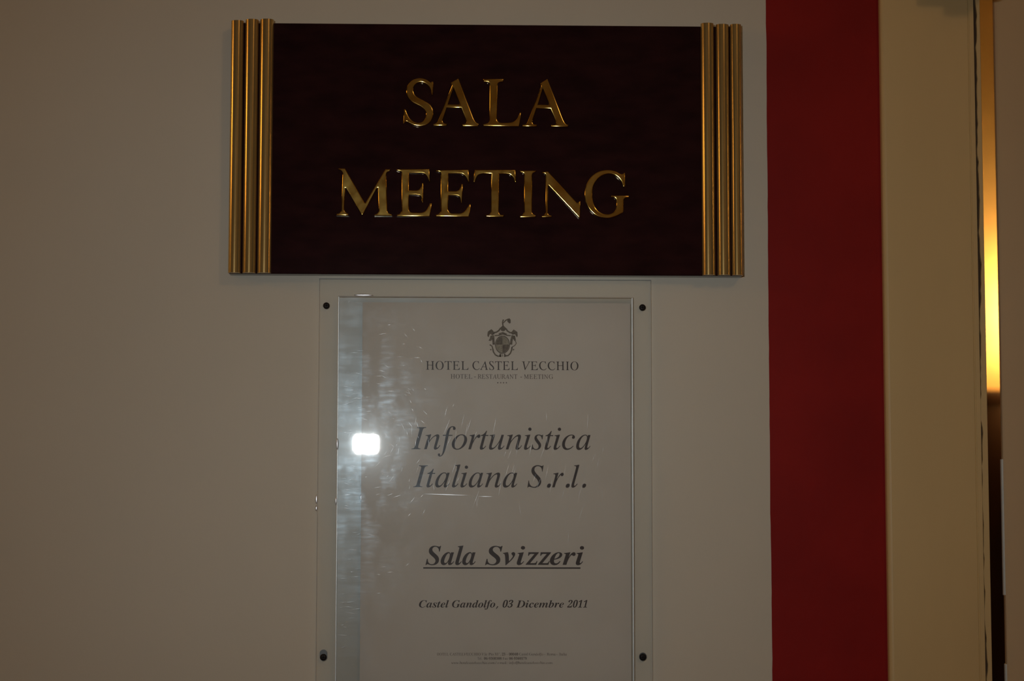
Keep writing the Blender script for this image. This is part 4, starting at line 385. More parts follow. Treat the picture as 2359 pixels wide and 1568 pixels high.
ih|402|330 -7 304 -7 285 -7 271 -1 260 11 249 24 243 40 243 60 243 71 244 84 246 99 248 114 251 131 256 151 261 174 266 198 271 221 274 234 277 246 279 257 281 267 281 276 281 283 281 310 271 323 251 323 225 323 199 306 173 272 147 237 130 204 124 172 111 115 99 57 87 0 66 0 46 0 25 0 54 138 83 277 112 415 116 435 118 447 118 451 118 472 103 482 71 482 69 482 68 482 66 482 68 492 70 501 72 510 113 510 154 510 195 510 187 469 178 428 169 387 165 368 161 350 156 331 152 313 147 294 142 275 145 275 147 275 150 275 187 336 228 366 274 366 322 366 346 341 346 291 346 284 345 275 343 262 340 250 337 235 334 218 328 191 322 165 316 138 313 125 311 112 310 101 308 89 308 78 308 68 308 46 315 36 331 36 344 36 358 41 374 51 378 45 382 38 386 32 358 6
ii|177|132 394 122 394 113 394 105 397 98 404 91 410 88 418 88 428 88 437 91 445 98 452 105 459 113 463 122 463 132 463 140 459 147 452 154 445 157 437 157 428 157 418 154 410 147 403 140 397/66 -8 33 -8 11 -8 0 4 0 29 0 36 1 44 3 53 6 62 8 73 11 86 26 138 41 189 55 241 56 245 57 249 58 254 59 258 60 262 60 264 60 273 56 279 50 282 43 286 32 287 17 287 18 291 19 295 20 299 37 301 52 303 65 305 78 307 88 308 96 310 112 314 121 316 124 316 128 316 131 314 131 308 131 306 131 305 130 303 130 301 129 298 128 296 107 224 85 151 63 79 60 66 58 57 58 52 58 39 62 32 72 32 85 32 105 49 130 84 133 81 136 77 140 74 102 19
il|173|44 -7 32 -7 21 -7 13 -4 7 2 1 8 -2 16 -2 26 -2 32 -1 42 2 54 5 66 9 81 13 99 42 204 70 308 98 412 100 420 101 427 101 433 101 443 98 450 92 453 86 456 75 458 58 459 59 463 59 467 60 471 77 473 91 475 104 476 116 478 126 480 134 482 151 485 161 487 163 487 169 487 172 485 171 481 170 476 169 471 168 465 133 338 98 211 62 84 58 66 56 55 56 50 56 39 60 34 68 34 80 34 98 50 122 82 126 79 129 75 133 72 114 45 95 25 77 12 59 -1
im|550|443 -7 410 -7 387 -7 376 5 376 31 376 44 379 60 384 78 397 125 411 171 424 218 428 235 430 247 430 255 430 268 424 275 411 275 400 275 387 269 371 258 356 246 341 230 325 210 309 189 294 165 279 137 269 116 259 95 251 72 242 49 235 25 228 0 211 0 193 0 175 0 195 68 215 135 235 203 242 226 245 244 245 257 245 269 239 275 227 275 219 275 209 271 196 263 184 255 170 244 155 230 141 215 126 199 113 179 104 163 95 147 86 129 78 110 70 91 63 70 56 47 48 23 40 0 23 0 5 0 -13 0 8 71 29 141 50 212 53 224 56 235 58 243 60 252 61 258 61 263 61 272 58 278 51 281 44 285 32 287 17 287 18 291 19 296 19 300 53 302 77 305 94 310 102 312 109 314 113 315 118 316 122 316 123 316 128 316 130 314 130 308 130 306 130 305 129 303 129 301 128 298 128 296 115 257 103 217 91 177 158 270 215 316 263 316 290 316 304 303 304 277 304 261 297 230 285 184 345 272 400 316 449 316 475 316 489 302 489 275 489 269 488 262 486 253 484 244 482 234 479 222 465 170 450 118 436 65 435 63 435 60 434 57 434 55 433 52 433 50 433 40 437 35 445 35 453 35 460 39 469 48 473 52 477 57 483 64 488 71 493 78 499 87 502 83 505 79 508 76 476 20
in|364|257 -9 222 -9 212 -9 204 -6 198 1 192 7 189 16 189 28 189 41 198 78 216 140 233 203 242 241 242 254 242 268 237 275 225 275 216 275 207 271 195 263 184 256 172 245 159 232 147 219 135 205 123 189 111 174 101 158 93 142 76 110 59 63 42 0 24 0 6 0 -12 0 10 74 31 147 53 221 59 240 62 254 62 263 62 271 59 277 53 280 47 283 37 285 23 285 21 285 19 285 17 285 18 289 19 293 19 297 38 299 54 301 67 303 81 305 92 307 100 310 117 314 127 316 130 316 131 316 132 316 133 314 134 312 134 310 133 308 120 264 106 221 93 177 127 224 158 258 188 281 218 304 243 315 263 315 289 315 302 303 302 278 302 270 301 261 300 252 298 242 296 233 293 222 280 178 267 133 254 88 251 78 249 70 247 64 246 58 245 53 245 49 245 39 250 34 259 34 272 34 290 53 312 91 315 88 319 85 322 83 290 22
io|351|139 -8 105 -8 72 -8 46 2 26 22 6 42 -4 69 -4 102 -4 128 2 153 14 178 26 204 42 227 61 247 81 268 104 285 128 298 152 310 177 316 201 316 236 316 263 306 283 286 304 267 314 240 314 206 314 184 309 161 299 138 290 115 276 93 260 73 243 53 224 36 203 23 172 2/95 11 113 11 131 11 149 18 166 32 183 46 198 63 211 85 224 107 235 131 243 155 251 180 255 204 255 226 255 275 236 299 197 299 176 299 154 288 132 268 111 247 93 219 78 183 63 148 56 115 56 83 56 60 61 42 71 30 81 18
ir|224|5 0 -13 0 7 70 26 139 46 209 52 233 56 250 56 259 56 270 53 276 47 279 41 281 29 283 13 284 13 288 14 293 15 297 32 300 47 302 59 304 72 306 82 308 90 310 106 314 116 316 118 316 124 316 126 313 124 308 113 265 101 222 89 179 142 271 181 316 208 316 216 316 224 313 229 307 234 301 237 293 237 283 237 271 233 261 226 253 219 244 210 240 200 240 193 240 186 243 180 248 174 253 171 259 170 268 113 210 70 120 41 0 23 0
is|249|98 -8 78 -8 60 -8 44 -6 32 -1 21 4 13 6 6 6 -2 6 -7 3 -9 -4 -13 -4 -18 -4 -22 -4 -17 33 -12 69 -7 106 -4 106 0 106 4 105 5 75 12 51 24 35 36 18 51 10 71 10 87 10 100 15 110 26 120 37 126 51 126 69 126 84 119 101 104 120 97 128 90 138 83 147 77 156 70 165 63 175 56 185 50 195 46 206 42 217 40 227 40 238 40 261 47 279 63 294 79 309 99 316 123 316 141 316 155 314 166 310 177 305 186 302 193 302 203 302 208 306 209 314 213 314 216 314 220 314 216 281 211 248 207 214 203 214 199 214 195 214 190 271 168 299 130 299 119 299 110 295 102 287 94 280 91 271 91 261 91 246 99 229 116 208 123 199 130 190 136 181 143 172 149 163 155 154 162 143 168 132 173 122 177 111 179 100 179 89 179 71 175 55 166 40 157 25 146 14 130 5 115 -4
it|187|65 -8 33 -8 11 -8 1 3 1 26 1 32 1 38 2 44 3 50 5 56 7 62 26 135 46 209 66 283 50 283 35 283 19 283 20 287 21 292 22 297 64 304 102 336 136 392 141 392 146 392 151 392 143 363 134 334 126 304 145 304 164 304 183 304 181 297 179 290 177 283 158 283 139 283 120 283 102 214 84 146 66 78 62 63 60 52 60 45 60 36 64 31 72 31 83 31 100 47 124 79 128 75 131 72 134 68 99 17
iu|364|72 -8 46 -8 32 -8 22 -4 15 4 8 12 4 23 4 38 4 45 5 56 8 69 10 81 14 97 19 116 29 153 40 191 50 228 52 235 54 241 54 247 55 253 56 259 56 265 56 274 53 280 47 283 41 286 30 287 13 287 14 291 15 296 15 300 32 302 47 304 59 306 72 307 82 309 90 311 107 315 117 316 119 316 125 316 128 315 128 312 128 310 127 307 127 304 126 301 126 298 125 296 107 233 89 170 71 107 67 93 64 82 62 74 60 65 59 58 59 54 59 39 66 32 79 32 92 32 107 40 124 54 141 69 159 89 177 115 195 140 212 170 227 203 242 237 253 272 261 309 279 309 296 309 314 309 294 237 275 164 255 92 249 71 246 56 246 47 246 37 251 32 260 32 274 32 292 49 315 84 318 81 321 78 324 75 292 19 258 -8 222 -8 200 -8 189 4 189 27 189 40 192 58 199 81 206 105 213 129 220 153 186 99 155 59 127 32 99 5
iv|297|66 -8 61 -8 58 51 54 111 50 171 49 195 47 215 45 231 42 247 39 258 36 265 29 279 17 286 -1 286 -2 286 -4 286 -6 286 -5 290 -4 295 -3 299 8 301 19 303 28 305 38 307 46 308 52 310 59 313 64 314 69 315 74 315 77 316 79 316 90 316 98 273 102 188 105 145 107 102 109 58 130 79 148 98 164 117 179 136 193 153 205 170 229 204 240 227 240 239 240 244 237 248 231 254 225 259 220 265 216 270 211 276 209 282 209 288 209 297 212 304 218 309 223 314 231 317 240 317 250 317 258 313 264 306 270 298 273 288 273 275 273 233 235 170 159 85 131 54 103 23 75 -8 71 -8
iw|446|52 -8 48 -8 47 53 46 114 44 175 44 199 43 219 41 234 39 249 36 261 33 268 26 282 15 289 0 289 -1 289 -2 289 -3 289 -3 293 -2 296 -2 300 10 302 21 304 30 306 40 308 48 309 54 312 60 314 65 315 70 316 74 317 78 317 80 317 90 317 95 268 97 171 97 145 98 118 98 91 145 167 192 242 238 317 242 317 246 317 250 317 258 235 267 153 275 71 291 90 307 109 323 128 345 154 362 177 373 195 383 214 389 229 389 240 389 244 385 251 376 259 367 268 363 277 363 287 363 296 365 303 371 308 376 314 383 316 392 316 400 316 408 312 414 305 420 297 422 286 422 273 422 238 395 186 340 117 307 75 274 34 240 -8 237 -8 233 -8 230 -8 221 68 213 145 205 221 157 145 109 68 60 -8 56 -8
ix|279|180 -8 154 -8 142 -8 133 -4 126 3 120 11 114 29 107 58 103 79 99 100 94 121 78 99 62 76 46 54 32 34 20 19 8 9 -4 -1 -17 -6 -32 -6 -41 -6 -48 -3 -54 2 -59 7 -62 14 -62 23 -62 31 -59 38 -54 43 -49 48 -43 51 -35 51 -29 51 -23 49 -18 46 -12 43 -7 41 -1 41 8 41 18 49 30 64 49 92 69 120 89 148 83 180 76 213 69 245 66 259 61 270 55 276 49 282 40 285 28 285 22 285 17 285 12 285 7 284 2 284 -3 283 -2 287 -1 291 -1 296 26 299 47 303 63 309 71 312 77 314 83 315 89 316 93 316 96 316 104 316 109 310 112 297 118 267 125 236 131 206 150 233 165 255 177 271 189 287 198 297 203 302 208 306 213 310 219 312 225 314 232 315 238 315 259 315 270 306 270 288 270 280 268 274 263 269 258 264 251 261 244 261 237 261 231 263 226 266 223 268 220 269 218 269 216 270 214 270 212 270 207 270 202 268 197 263 193 260 172 232 136 181 142 150 149 118 156 87 158 79 160 71 162 65 164 58 165 53 167 48 171 39 177 35 185 35 197 35 215 52 238 86 242 82 245 79 248 75 211 20
b,|180|42 -87 28 -87 34 -61 40 -33 47 -3 53 28 58 55 61 78 82 78 103 78 124 78 126 75 127 73 129 71 123 47 115 21 104 -8 93 -36 82 -62 71 -87 57 -87
bC|440|278 -11 202 -11 164 -11 132 -4 104 10 77 24 57 45 42 71 27 98 20 129 20 165 20 198 26 230 37 262 48 294 63 324 83 352 103 379 127 402 154 420 195 449 240 463 287 463 316 463 349 458 385 448 388 448 392 447 397 446 402 444 405 444 407 444 417 444 425 450 431 463 437 463 443 463 449 463 440 411 430 360 420 308 414 309 407 309 401 310 401 352 393 384 377 406 361 428 338 439 309 439 278 439 248 426 222 401 195 375 171 337 152 287 132 236 122 188 122 142 122 104 132 74 151 53 170 31 196 20 229 20 282 20 329 49 368 105 374 101 381 96 387 91 340 23
bD|484|29 0 -34 0 -34 5 -34 10 -34 15 -20 15 -8 17 0 20 9 24 16 31 22 41 28 51 34 66 39 85 64 180 90 274 115 369 118 382 120 392 120 401 120 413 117 421 109 426 102 430 90 433 73 435 73 440 73 445 73 451 133 451 193 451 253 451 394 451 464 388 464 263 464 227 457 192 442 159 428 126 406 97 378 71 359 54 340 40 320 30 300 19 276 12 250 7 224 2 192 0 155 0 92 0/154 21 169 21 199 21 226 28 250 43 274 58 295 79 312 105 329 131 343 160 352 194 361 227 366 262 366 298 366 386 331 430 262 430 247 430 236 428 231 422 225 416 221 407 217 394 189 288 161 183 133 78 132 74 131 69 130 62 129 56 128 51 128 49 128 39 131 31 137 27 143 23
bG|499|283 -11 221 -11 157 -11 108 5 73 39 38 73 21 118 21 175 21 208 27 240 38 271 49 302 66 331 87 357 108 383 134 405 163 422 186 435 209 445 232 452 256 459 280 463 306 463 319 463 334 461 349 459 365 457 382 453 400 447 406 445 413 444 418 444 427 444 435 450 441 463 446 463 452 463 457 463 448 414 438 366 428 317 422 317 416 317 410 317 409 357 400 387 382 408 364 428 340 439 308 439 278 439 249 426 222 400 194 374 170 337 150 287 130 237 120 189 120 144 120 102 131 70 151 48 172 25 201 14 238 14 261 14 277 19 288 29 298 38 306 53 312 74 318 97 324 121 330 144 334 161 336 172 336 179 336 190 332 197 325 201 317 204 304 206 286 207 286 212 286 218 286 223 349 223 412 223 475 223 475 217 475 212 475 206 473 206 471 206 469 206 455 206 445 201 440 191 435 182 430 168 425 150 415 110 405 71 395 31 341 3
bS|369|204 -11 154 -11 129 -11 97 -4 58 10 51 13 44 14 38 14 32 14 28 12 24 9 19 6 15 0 9 -7 3 -7 -3 -7 -9 -7 3 43 15 94 26 144 32 144 39 144 45 144 45 143 45 141 45 140 45 98 54 66 71 45 88 23 113 13 145 13 160 13 174 17 187 25 199 33 209 43 217 56 224 69 228 83 228 97 228 111 225 123 218 134 212 146 202 157 190 170 177 183 161 197 142 214 124 231 109 246 98 258 88 271 80 283 76 295 72 307 70 321 70 336 70 361 76 382 88 401 100 420 117 435 137 446 158 457 182 463 208 463 220 463 234 461 248 458 263 455 278 451 296 445 302 443 308 442 312 442 323 442 333 448 342 461 348 461 354 461 360 461 349 415 338 368 328 322 321 322 315 322 308 322 309 325 309 327 309 330 309 332 309 335 309 337 309 357 305 375 298 390 290 405 280 417 267 426 254 435 240 439 224 439 204 439 188 432 174 419 160 405 153 388 153 368 153 355 157 343 166 331 174 318 184 307 197 295 204 288 211 281 219 274 227 267 235 261 242 254 263 235 280 215 293 195 305 174 312 151 312 126 312 83 298 50 270 25 243 1
ba|336|75 -9 53 -9 32 -9 14 -1 1 14 -12 29 -19 49 -19 73 -19 97 -14 122 -5 147 4 173 16 197 32 220 47 242 65 261 84 276 113 298 140 310 165 310 193 310 209 295 214 265 218 278 221 290 225 303 249 303 273 303 297 303 278 238 260 173 241 108 237 94 234 82 232 74 229 65 228 59 228 56 228 45 232 40 238 40 250 40 266 56 285 87 290 84 295 81 300 78 266 20 231 -9 197 -9 169 -9 155 6 155 34 155 39 156 45 157 52 158 59 160 67 162 75 145 47 128 26 111 12 94 -2/74 41 93 41 103 41 113 46 124 56 134 66 143 79 152 95 161 111 169 128 176 147 183 166 189 184 192 202 196 219 198 235 198 248 198 270 189 281 172 281 162 281 152 275 141 264 130 252 119 237 109 219 99 201 90 181 83 159 77 143 72 128 70 115 67 102 65 91 65 81 65 54
bb|322|114 -9 77 -9 62 -9 48 -7 34 -3 21 1 10 6 1 12 -7 18 -11 25 -11 31 -11 36 -10 43 -7 52 23 159 53 267 83 375 88 394 91 406 91 412 91 420 88 426 84 429 79 432 71 433 59 433 56 433 52 433 48 433 48 439 48 445 48 451 69 453 91 455 115 458 138 462 163 466 189 470 169 398 149 326 129 255 156 291 186 310 218 310 240 310 257 302 271 286 284 271 291 249 291 221 291 197 286 173 276 148 267 123 254 99 237 77 220 55 201 37 179 23 148 1/77 15 91 15 103 15 115 19 127 29 139 38 149 50 159 65 169 80 178 97 185 116 193 134 199 152 203 171 207 190 210 207 210 223 210 236 207 246 201 253 196 260 188 263 179 263 161 263 146 253 134 232 127 222 121 209 115 193 109 178 103 159 97 138 90 115 83 92 77 69 72 53 70 41 70 33 70 21
bc|277|142 -9 93 -9 60 -9 35 0 17 19 0 38 -9 64 -9 97 -9 130 -1 163 16 195 33 228 57 255 88 277 118 299 149 310 179 310 202 310 221 304 235 291 249 279 257 265 257 249 257 235 253 224 245 216 237 208 227 203 214 203 202 203 193 207 186 213 179 219 176 227 176 238 176 244 178 251 182 258 186 265 189 271 189 275 189 284 183 289 173 289 162 289 151 283 139 270 128 258 117 242 107 223 98 203 90 182 84 161 78 139 75 118 75 99 75 78 79 62 88 51 97 40 109 34 123 34 150 34 177 55 204 96 210 92 216 88 222 83 186 21
bd|335|77 -9 55 -9 33 -9 16 -2 3 14 -9 30 -15 52 -15 82 -15 103 -12 125 -4 148 4 171 15 193 29 215 43 236 59 255 78 272 107 297 135 310 164 310 182 310 199 304 213 294 221 323 229 352 238 381 240 388 241 394 242 399 243 404 243 409 243 412 243 420 240 426 234 428 228 431 218 433 205 433 205 439 205 445 205 451 226 453 248 456 271 459 294 462 318 466 343 470 307 341 272 212 237 83 235 74 233 66 232 60 230 55 230 50 230 48 230 43 232 41 238 41 243 41 248 45 255 52 262 60 271 72 281 89 287 85 292 81 297 78 278 49 261 28 246 13 231 -2 215 -9 198 -9 171 -9 157 5 157 35 157 47 159 61 164 76 147 47 130 26 113 12 96 -2/87 42 96 42 106 42 117 47 127 58 137 69 147 82 156 99 165 116 173 134 180 153 187 172 192 191 196 208 200 225 201 238 201 249 201 272 193 283 177 283 169 283 160 279 149 269 139 259 130 247 120 231 110 216 101 199 93 181 85 162 79 144 74 126 69 108 66 92 66 79 66 67 69 58 75 51 80 45
be|269|140 -9 87 -9 58 -9 34 0 16 19 -2 38 -11 64 -11 98 -11 122 -5 147 6 172 17 196 31 219 49 240 67 261 88 278 109 290 131 303 154 310 176 310 199 310 217 304 230 293 243 282 249 267 249 248 249 221 235 197 207 174 178 151 135 134 79 124 76 112 75 100 75 88 75 72 79 59 87 50 95 40 107 36 122 36 147 36 171 56 195 95 202 91 208 87 214 83 182 21/95 193 84 146 105 151 124 160 140 171 157 183 170 197 179 212 189 228 193 244 193 260 193 269 191 276 187 280 183 285 178 287 171 287 156 287 142 275 126 252 109 228
bf|194|-35 -139 -66 -139 -83 -139 -97 -134 -108 -124 -119 -113 -125 -100 -125 -85 -125 -74 -122 -65 -116 -58 -109 -51 -101 -48 -91 -48 -82 -48 -74 -50 -69 -56 -63 -62 -60 -69 -60 -79 -60 -86 -61 -93 -65 -97 -69 -102 -71 -105 -71 -107 -71 -113 -67 -117 -59 -117 -50 -117 -41 -112 -34 -102 -27 -93 -20 -80 -15 -65 -9 -48 -2 -26 4 3 11 31 18 65 26 104 37 161 48 218 60 275 44 275 29 275 13 275 15 285 17 294 19 303 34 303 50 303 66 303 80 359 100 401 126 428 151 456 180 470 212 470 234 470 251 465 264 456 276 446 282 433 282 418 282 394 270 381 247 381 238 381 230 385 224 391 217 397 214 405 214 413 214 419 216 425 220 430 223 435 225 439 225 442 225 447 221 449 214 449 201 449 189 438 178 415 167 391 156 354 144 303 163 303 182 303 201 303 200 294 199 285 197 275 178 275 159 275 140 275 129 221 117 167 105 113 93 56 80 9 65 -29 50 -66 32 -94 11 -112 -10 -130
bi|194|144 371 132 371 119 371 109 376 100 384 92 393 87 403 87 416 87 428 92 439 100 447 109 456 119 460 132 460 144 460 154 456 163 447 172 439 176 428 176 416 176 403 172 393 163 384 154 376/86 -8 49 -8 34 -8 22 -4 13 5 5 14 1 26 1 41 1 47 2 55 4 64 6 74 8 81 10 87 21 128 33 170 44 211 47 221 49 230 51 237 52 244 53 249 53 254 53 266 44 273 26 273 24 273 21 273 19 273 19 278 19 284 19 289 44 292 67 295 89 299 111 302 131 306 150 310 130 235 109 160 89 85 86 72 84 62 84 55 84 47 88 42 95 42 105 42 121 58 142 90 146 87 151 84 155 81 121 21
bl|173|59 -9 40 -9 24 -9 12 -5 3 3 -6 12 -10 24 -10 40 -10 47 -9 54 -8 61 -6 69 -4 77 -2 85 24 180 51 276 77 371 84 394 87 409 87 414 87 427 77 433 58 433 56 433 54 433 52 433 52 439 52 444 52 450 101 456 145 463 183 470 148 342 114 214 79 86 78 81 76 75 75 69 73 62 73 57 73 54 73 45 76 41 83 41 94 41 110 57 131 89 135 85 140 82 144 79 126 49 109 26 93 12 77 -2
bm|525|399 -8 380 -8 350 -8 335 9 335 42 335 51 338 66 343 85 348 103 355 126 364 154 372 177 379 199 387 222 391 234 393 242 393 247 393 257 389 261 380 261 361 261 341 245 318 214 296 182 273 132 250 62 243 41 236 21 230 0 204 0 178 0 152 0 175 74 198 148 220 222 224 234 226 243 226 247 226 257 221 261 213 261 202 261 190 255 177 244 164 232 151 214 136 190 122 166 109 139 97 107 85 76 75 40 66 0 39 0 13 0 -14 0 5 70 24 141 42 211 46 223 48 233 50 240 51 247 52 252 52 254 52 266 43 273 24 273 22 273 20 273 18 273 18 278 17 284 17 289 56 294 101 301 151 310 139 271 128 232 116 193 141 233 165 263 187 281 209 300 232 310 256 310 289 310 306 293 306 260 306 251 304 237 299 217 320 249 341 272 361 287 380 302 401 310 422 310 456 310 473 293 473 260 473 242 466 212 452 171 441 139 430 107 420 76 419 73 418 70 417 66 416 63 416 60 416 58 416 48 419 44 426 44 433 44 439 48 446 56 449 59 453 64 457 70 461 76 466 83 471 91 476 87 481 84 486 81 467 51 450 29 433 14 417 -1
bn|357|232 -9 213 -9 183 -9 168 7 168 41 168 51 170 65 175 84 180 103 187 126 197 153 205 176 212 199 220 222 224 233 226 242 226 246 226 256 221 261 213 261 190 261 164 237 136 190 122 166 109 139 97 107 85 76 75 40 66 0 39 0 13 0 -14 0 5 70 24 141 42 211 46 223 48 233 50 240 51 247 52 252 52 254 52 266 43 273 24 273 22 273 20 273 18 273 18 278 17 284 17 289 56 294 101 301 151 310 139 271 128 232 116 193 141 233 165 263 187 281 209 300 232 310 256 310 289 310 306 293 306 259 306 252 305 241 301 226 298 211 292 192 285 170 261 97 248 60 248 57 248 48 252 43 260 43 266 43 273 47 279 55 286 63 294 74 304 90 309 87 314 83 319 80 300 50 282 28 266 13 249 -2
bo|316|122 -9 96 -9 65 -9 40 0 20 20 0 39 -10 65 -10 98 -10 123 -5 147 6 172 16 197 30 220 48 241 66 262 86 278 107 291 129 303 152 310 175 310 210 310 237 300 256 281 275 262 285 236 285 203 285 179 280 155 270 130 260 105 246 82 228 61 211 40 191 23 168 10 146 -3/81 13 103 13 114 13 124 19 134 30 143 41 153 56 162 74 170 92 178 111 184 132 191 152 196 172 200 191 204 211 206 227 206 240 206 272 194 288 172 288 162 288 151 283 141 272 131 261 122 247 113 229 104 212 97 193 90 172 84 151 79 131 75 111 71 91 69 74 69 58 69 28
br|261|13 0 -14 0 5 70 24 141 42 211 46 223 48 233 50 240 51 247 52 252 52 254 52 266 43 273 24 273 22 273 20 273 18 273 18 278 17 284 17 289 56 294 101 301 151 310 139 269 126 229 114 189 125 210 135 228 144 243 154 258 163 271 171 280 180 289 188 297 197 302 205 307 214 310 222 310 247 310 259 295 259 265 259 250 256 239 249 230 242 222 232 218 220 218 207 218 195 224 186 238 184 240 182 241 180 241 167 241 149 219 127 175 116 152 105 126 95 97 84 68 75 36 66 0 39 0
bs|253|110 -9 91 -9 75 -9 54 -5 28 5 24 6 20 7 15 7 6 7 -1 3 -7 -7 -13 -6 -18 -5 -24 -4 -18 34 -13 71 -7 109 0 108 6 107 13 105 17 45 40 14 81 14 107 14 120 27 120 52 120 60 118 68 114 77 110 86 104 95 95 106 86 117 77 128 69 138 56 155 46 171 39 185 32 200 28 214 28 228 28 251 37 271 53 286 70 301 91 309 116 309 133 309 154 305 179 298 182 297 184 297 186 296 188 295 190 295 192 295 201 295 208 299 212 307 218 307 224 307 230 307 225 273 220 239 215 205 209 206 203 206 197 207 188 261 167 288 134 288 123 288 114 285 107 278 100 272 97 264 97 255 97 240 106 223 124 202 131 193 139 184 146 176 153 167 159 158 165 149 173 138 179 127 183 116 188 105 190 94 190 82 190 65 186 49 177 36 169 22 157 11 142 3 127 -5
bt|185|51 -9 30 -9 0 -9 -15 7 -15 39 -15 43 -15 47 -14 52 -14 58 -13 64 -11 70 8 138 26 206 45 273 34 273 24 273 13 273 13 281 13 289 13 297 60 313 101 347 134 398 143 398 153 398 162 398 152 365 143 333 134 300 151 300 169 300 187 300 184 291 182 282 179 273 162 273 144 273 126 273 110 216 93 160 77 103 74 93 72 84 70 77 68 69 67 62 67 56 67 46 71 41 77 41 88 41 105 59 128 95 133 91 139 88 144 85 125 54 106 30 88 14 70 -1
bv|284|53 -9 48 -9 48 2 48 14 48 26 48 78 47 122 45 155 44 189 41 214 38 229 32 260 21 275 5 274 3 274 1 274 -1 273 -2 279 -2 285 -2 291 31 297 64 303 97 310 103 310 109 290 115 251 120 212 123 168 123 118 123 108 123 98 123 89 137 104 150 119 160 132 170 146 178 158 185 169 198 191 204 205 204 213 204 221 199 230 189 240 180 251 175 261 175 271 175 282 178 292 186 299 193 306 203 310 214 310 226 310 235 306 243 298 250 289 254 279 254 265 254 240 241 207 215 167 190 127 150 81 97 27 86 15 74 3 62 -9 58 -9
bz|260|176 -52 154 -52 137 -52 121 -48 105 -41 90 -34 73 -24 56 -13 39 -1 26 5 17 5 10 5 2 2 -7 -5 -15 -13 -21 -16 -24 -16 -32 -16 -36 -13 -36 -6 -36 -3 -35 -1 -34 0 31 79 95 158 159 238 132 238 104 238 77 238 64 238 55 237 48 235 42 234 37 230 34 225 30 220 26 211 20 198 15 198 9 198 3 198 13 232 23 267 32 301 103 301 174 301 244 301 181 225 118 149 54 73 74 66 90 54 101 38 113 23 122 7 129 -9 136 -24 144 -32 155 -32 159 -32 162 -31 165 -30 167 -28 169 -26 169 -24 169 -22 168 -20 168 -18 167 -16 166 -15 165 -14 161 -8 159 -3 157 2 156 6 156 9 156 11 156 21 159 29 165 35 171 41 180 44 191 44 214 44 226 32 226 8 226 -7 220 -21 207 -33 194 -46'''

# ------------------------------------------------------------------ room sign
SX0, SX1, SZ0, SZ1 = -0.1752, 0.2290, EYE + 0.2070, EYE + 0.4072
SY = -0.012
sign = tag(empty('wall_sign', (0.0269, 0, SZ0)), 'dark mahogany sign with brass letters reading SALA MEETING', 'sign')
adopt(box('board', m_board, SX0 + 0.0005, SX1 - 0.0005, SY, 0.0, SZ0, SZ1 - 0.0006, bevel=0.0008), sign)
def rod(x0, x1, z0, z1):
    cx, hw = (x0 + x1) / 2, (x1 - x0) / 2; prof = [(x0, SY)]
    prof.append((x0, SY - 0.0015))
    for k in range(1, 16):
        a = math.pi * k / 16; prof.append((cx - hw * math.cos(a), SY - 0.0015 - hw * 0.86 * math.sin(a)))
    prof += [(x1, SY - 0.0015), (x1, SY)]
    bm = bmesh.new(); a = [bm.verts.new((x, y, z0)) for x, y in prof]; b = [bm.verts.new((x, y, z1)) for x, y in prof]; n = len(prof)
    bm.faces.new(a); bm.faces.new(b)
    for i in range(n):
        f = bm.faces.new((a[i], a[(i + 1) % n], b[(i + 1) % n], b[i])); f.smooth = 0 < i < n - 2
    return adopt(bm_obj('gold_bar', bm, m_rod), sign)
for k, (x0, x1) in enumerate(((-0.1749, -0.1652), (-0.1637, -0.1534), (-0.1522, -0.1414), (0.1966, 0.2069), (0.2086, 0.2188), (0.2199, 0.2287))):
    dz = (0.0002, 0.0012, 0.0014, 0.0010, 0.0002, 0.0004)[k]
    rod(x0, x1, SZ0 + 0.0003, SZ1 + dz)
for ch, cs in LETTERS:
    cx = (min(p[0] for p in cs[0]) + max(p[0] for p in cs[0])) / 2; cz = min(p[1] for p in cs[0])
    me = curve_mesh('letter', [[((x - cx) * MM, (z - cz) * MM) for x, z in c] for c in cs], 0.0007, 0.00075, 5)
    soft_edges(me)
    o = link_mesh('letter', me, m_gold, None, (cx * MM, SY - 0.0016, EYE + cz * MM)); adopt(o, sign)

# ------------------------------------------------------------------ acrylic notice holder
AX0, AX1, AZ0, AZ1 = -0.1046, 0.1572, EYE - 0.150, EYE + 0.2048        # back sheet
PX0, PX1, PZ0, PZ1 = -0.0896, 0.1426, EYE - 0.1145, EYE + 0.1905       # pocket front
hold = tag(empty('notice_holder', (0.0263, 0, AZ0)), 'clear acrylic notice holder screwed to the wall under the sign', 'notice holder')
def sheet(name, x0, x1, z0, z1, y0, y1, face_m, corner=0.0):
    pts = []
    for cx, cz, a0 in ((x1 - corner, z1 - corner, 0), (x0 + corner, z1 - corner, 90), (x0 + corner, z0 + corner, 180), (x1 - corner, z0 + corner, 270)):
        rr = corner
        for k in range(6 if rr else 1):
            a = math.radians(a0 + 90 * k / 5); pts.append((cx + rr * math.cos(a), cz + rr * math.sin(a)))
    bm = bmesh.new(); n = len(pts); bv = 0.0006
    mx, mz = (x0 + x1) / 2, (z0 + z1) / 2
    def ring(y, d): return [bm.verts.new((x - d * (1 if x > mx else -1), y, z - d * (1 if z > mz else -1))) for x, z in pts]
    rings = [ring(y0, bv)] + [ring(y0 + bv * (1 - math.cos(a)), bv * (1 - math.sin(a))) for a in (0.52, 1.05, 1.57)] + [ring(y1 - 0.0002, 0.0), ring(y1, 0.0002)]
    for p, q in zip(rings, rings[1:]):
        for i in range(n):
            f = bm.faces.new((p[i], p[(i + 1) % n], q[(i + 1) % n], q[i])); f.material_index = 1
    bm.faces.new(rings[0]); bm.faces.new(rings[-1])
    return adopt(bm_obj(name, bm, None, mats=[face_m, m_acr_edge]), hold)
sheet('back_sheet', AX0, AX1, AZ0, AZ1, -0.0030, -0.0010, m_acr_back)
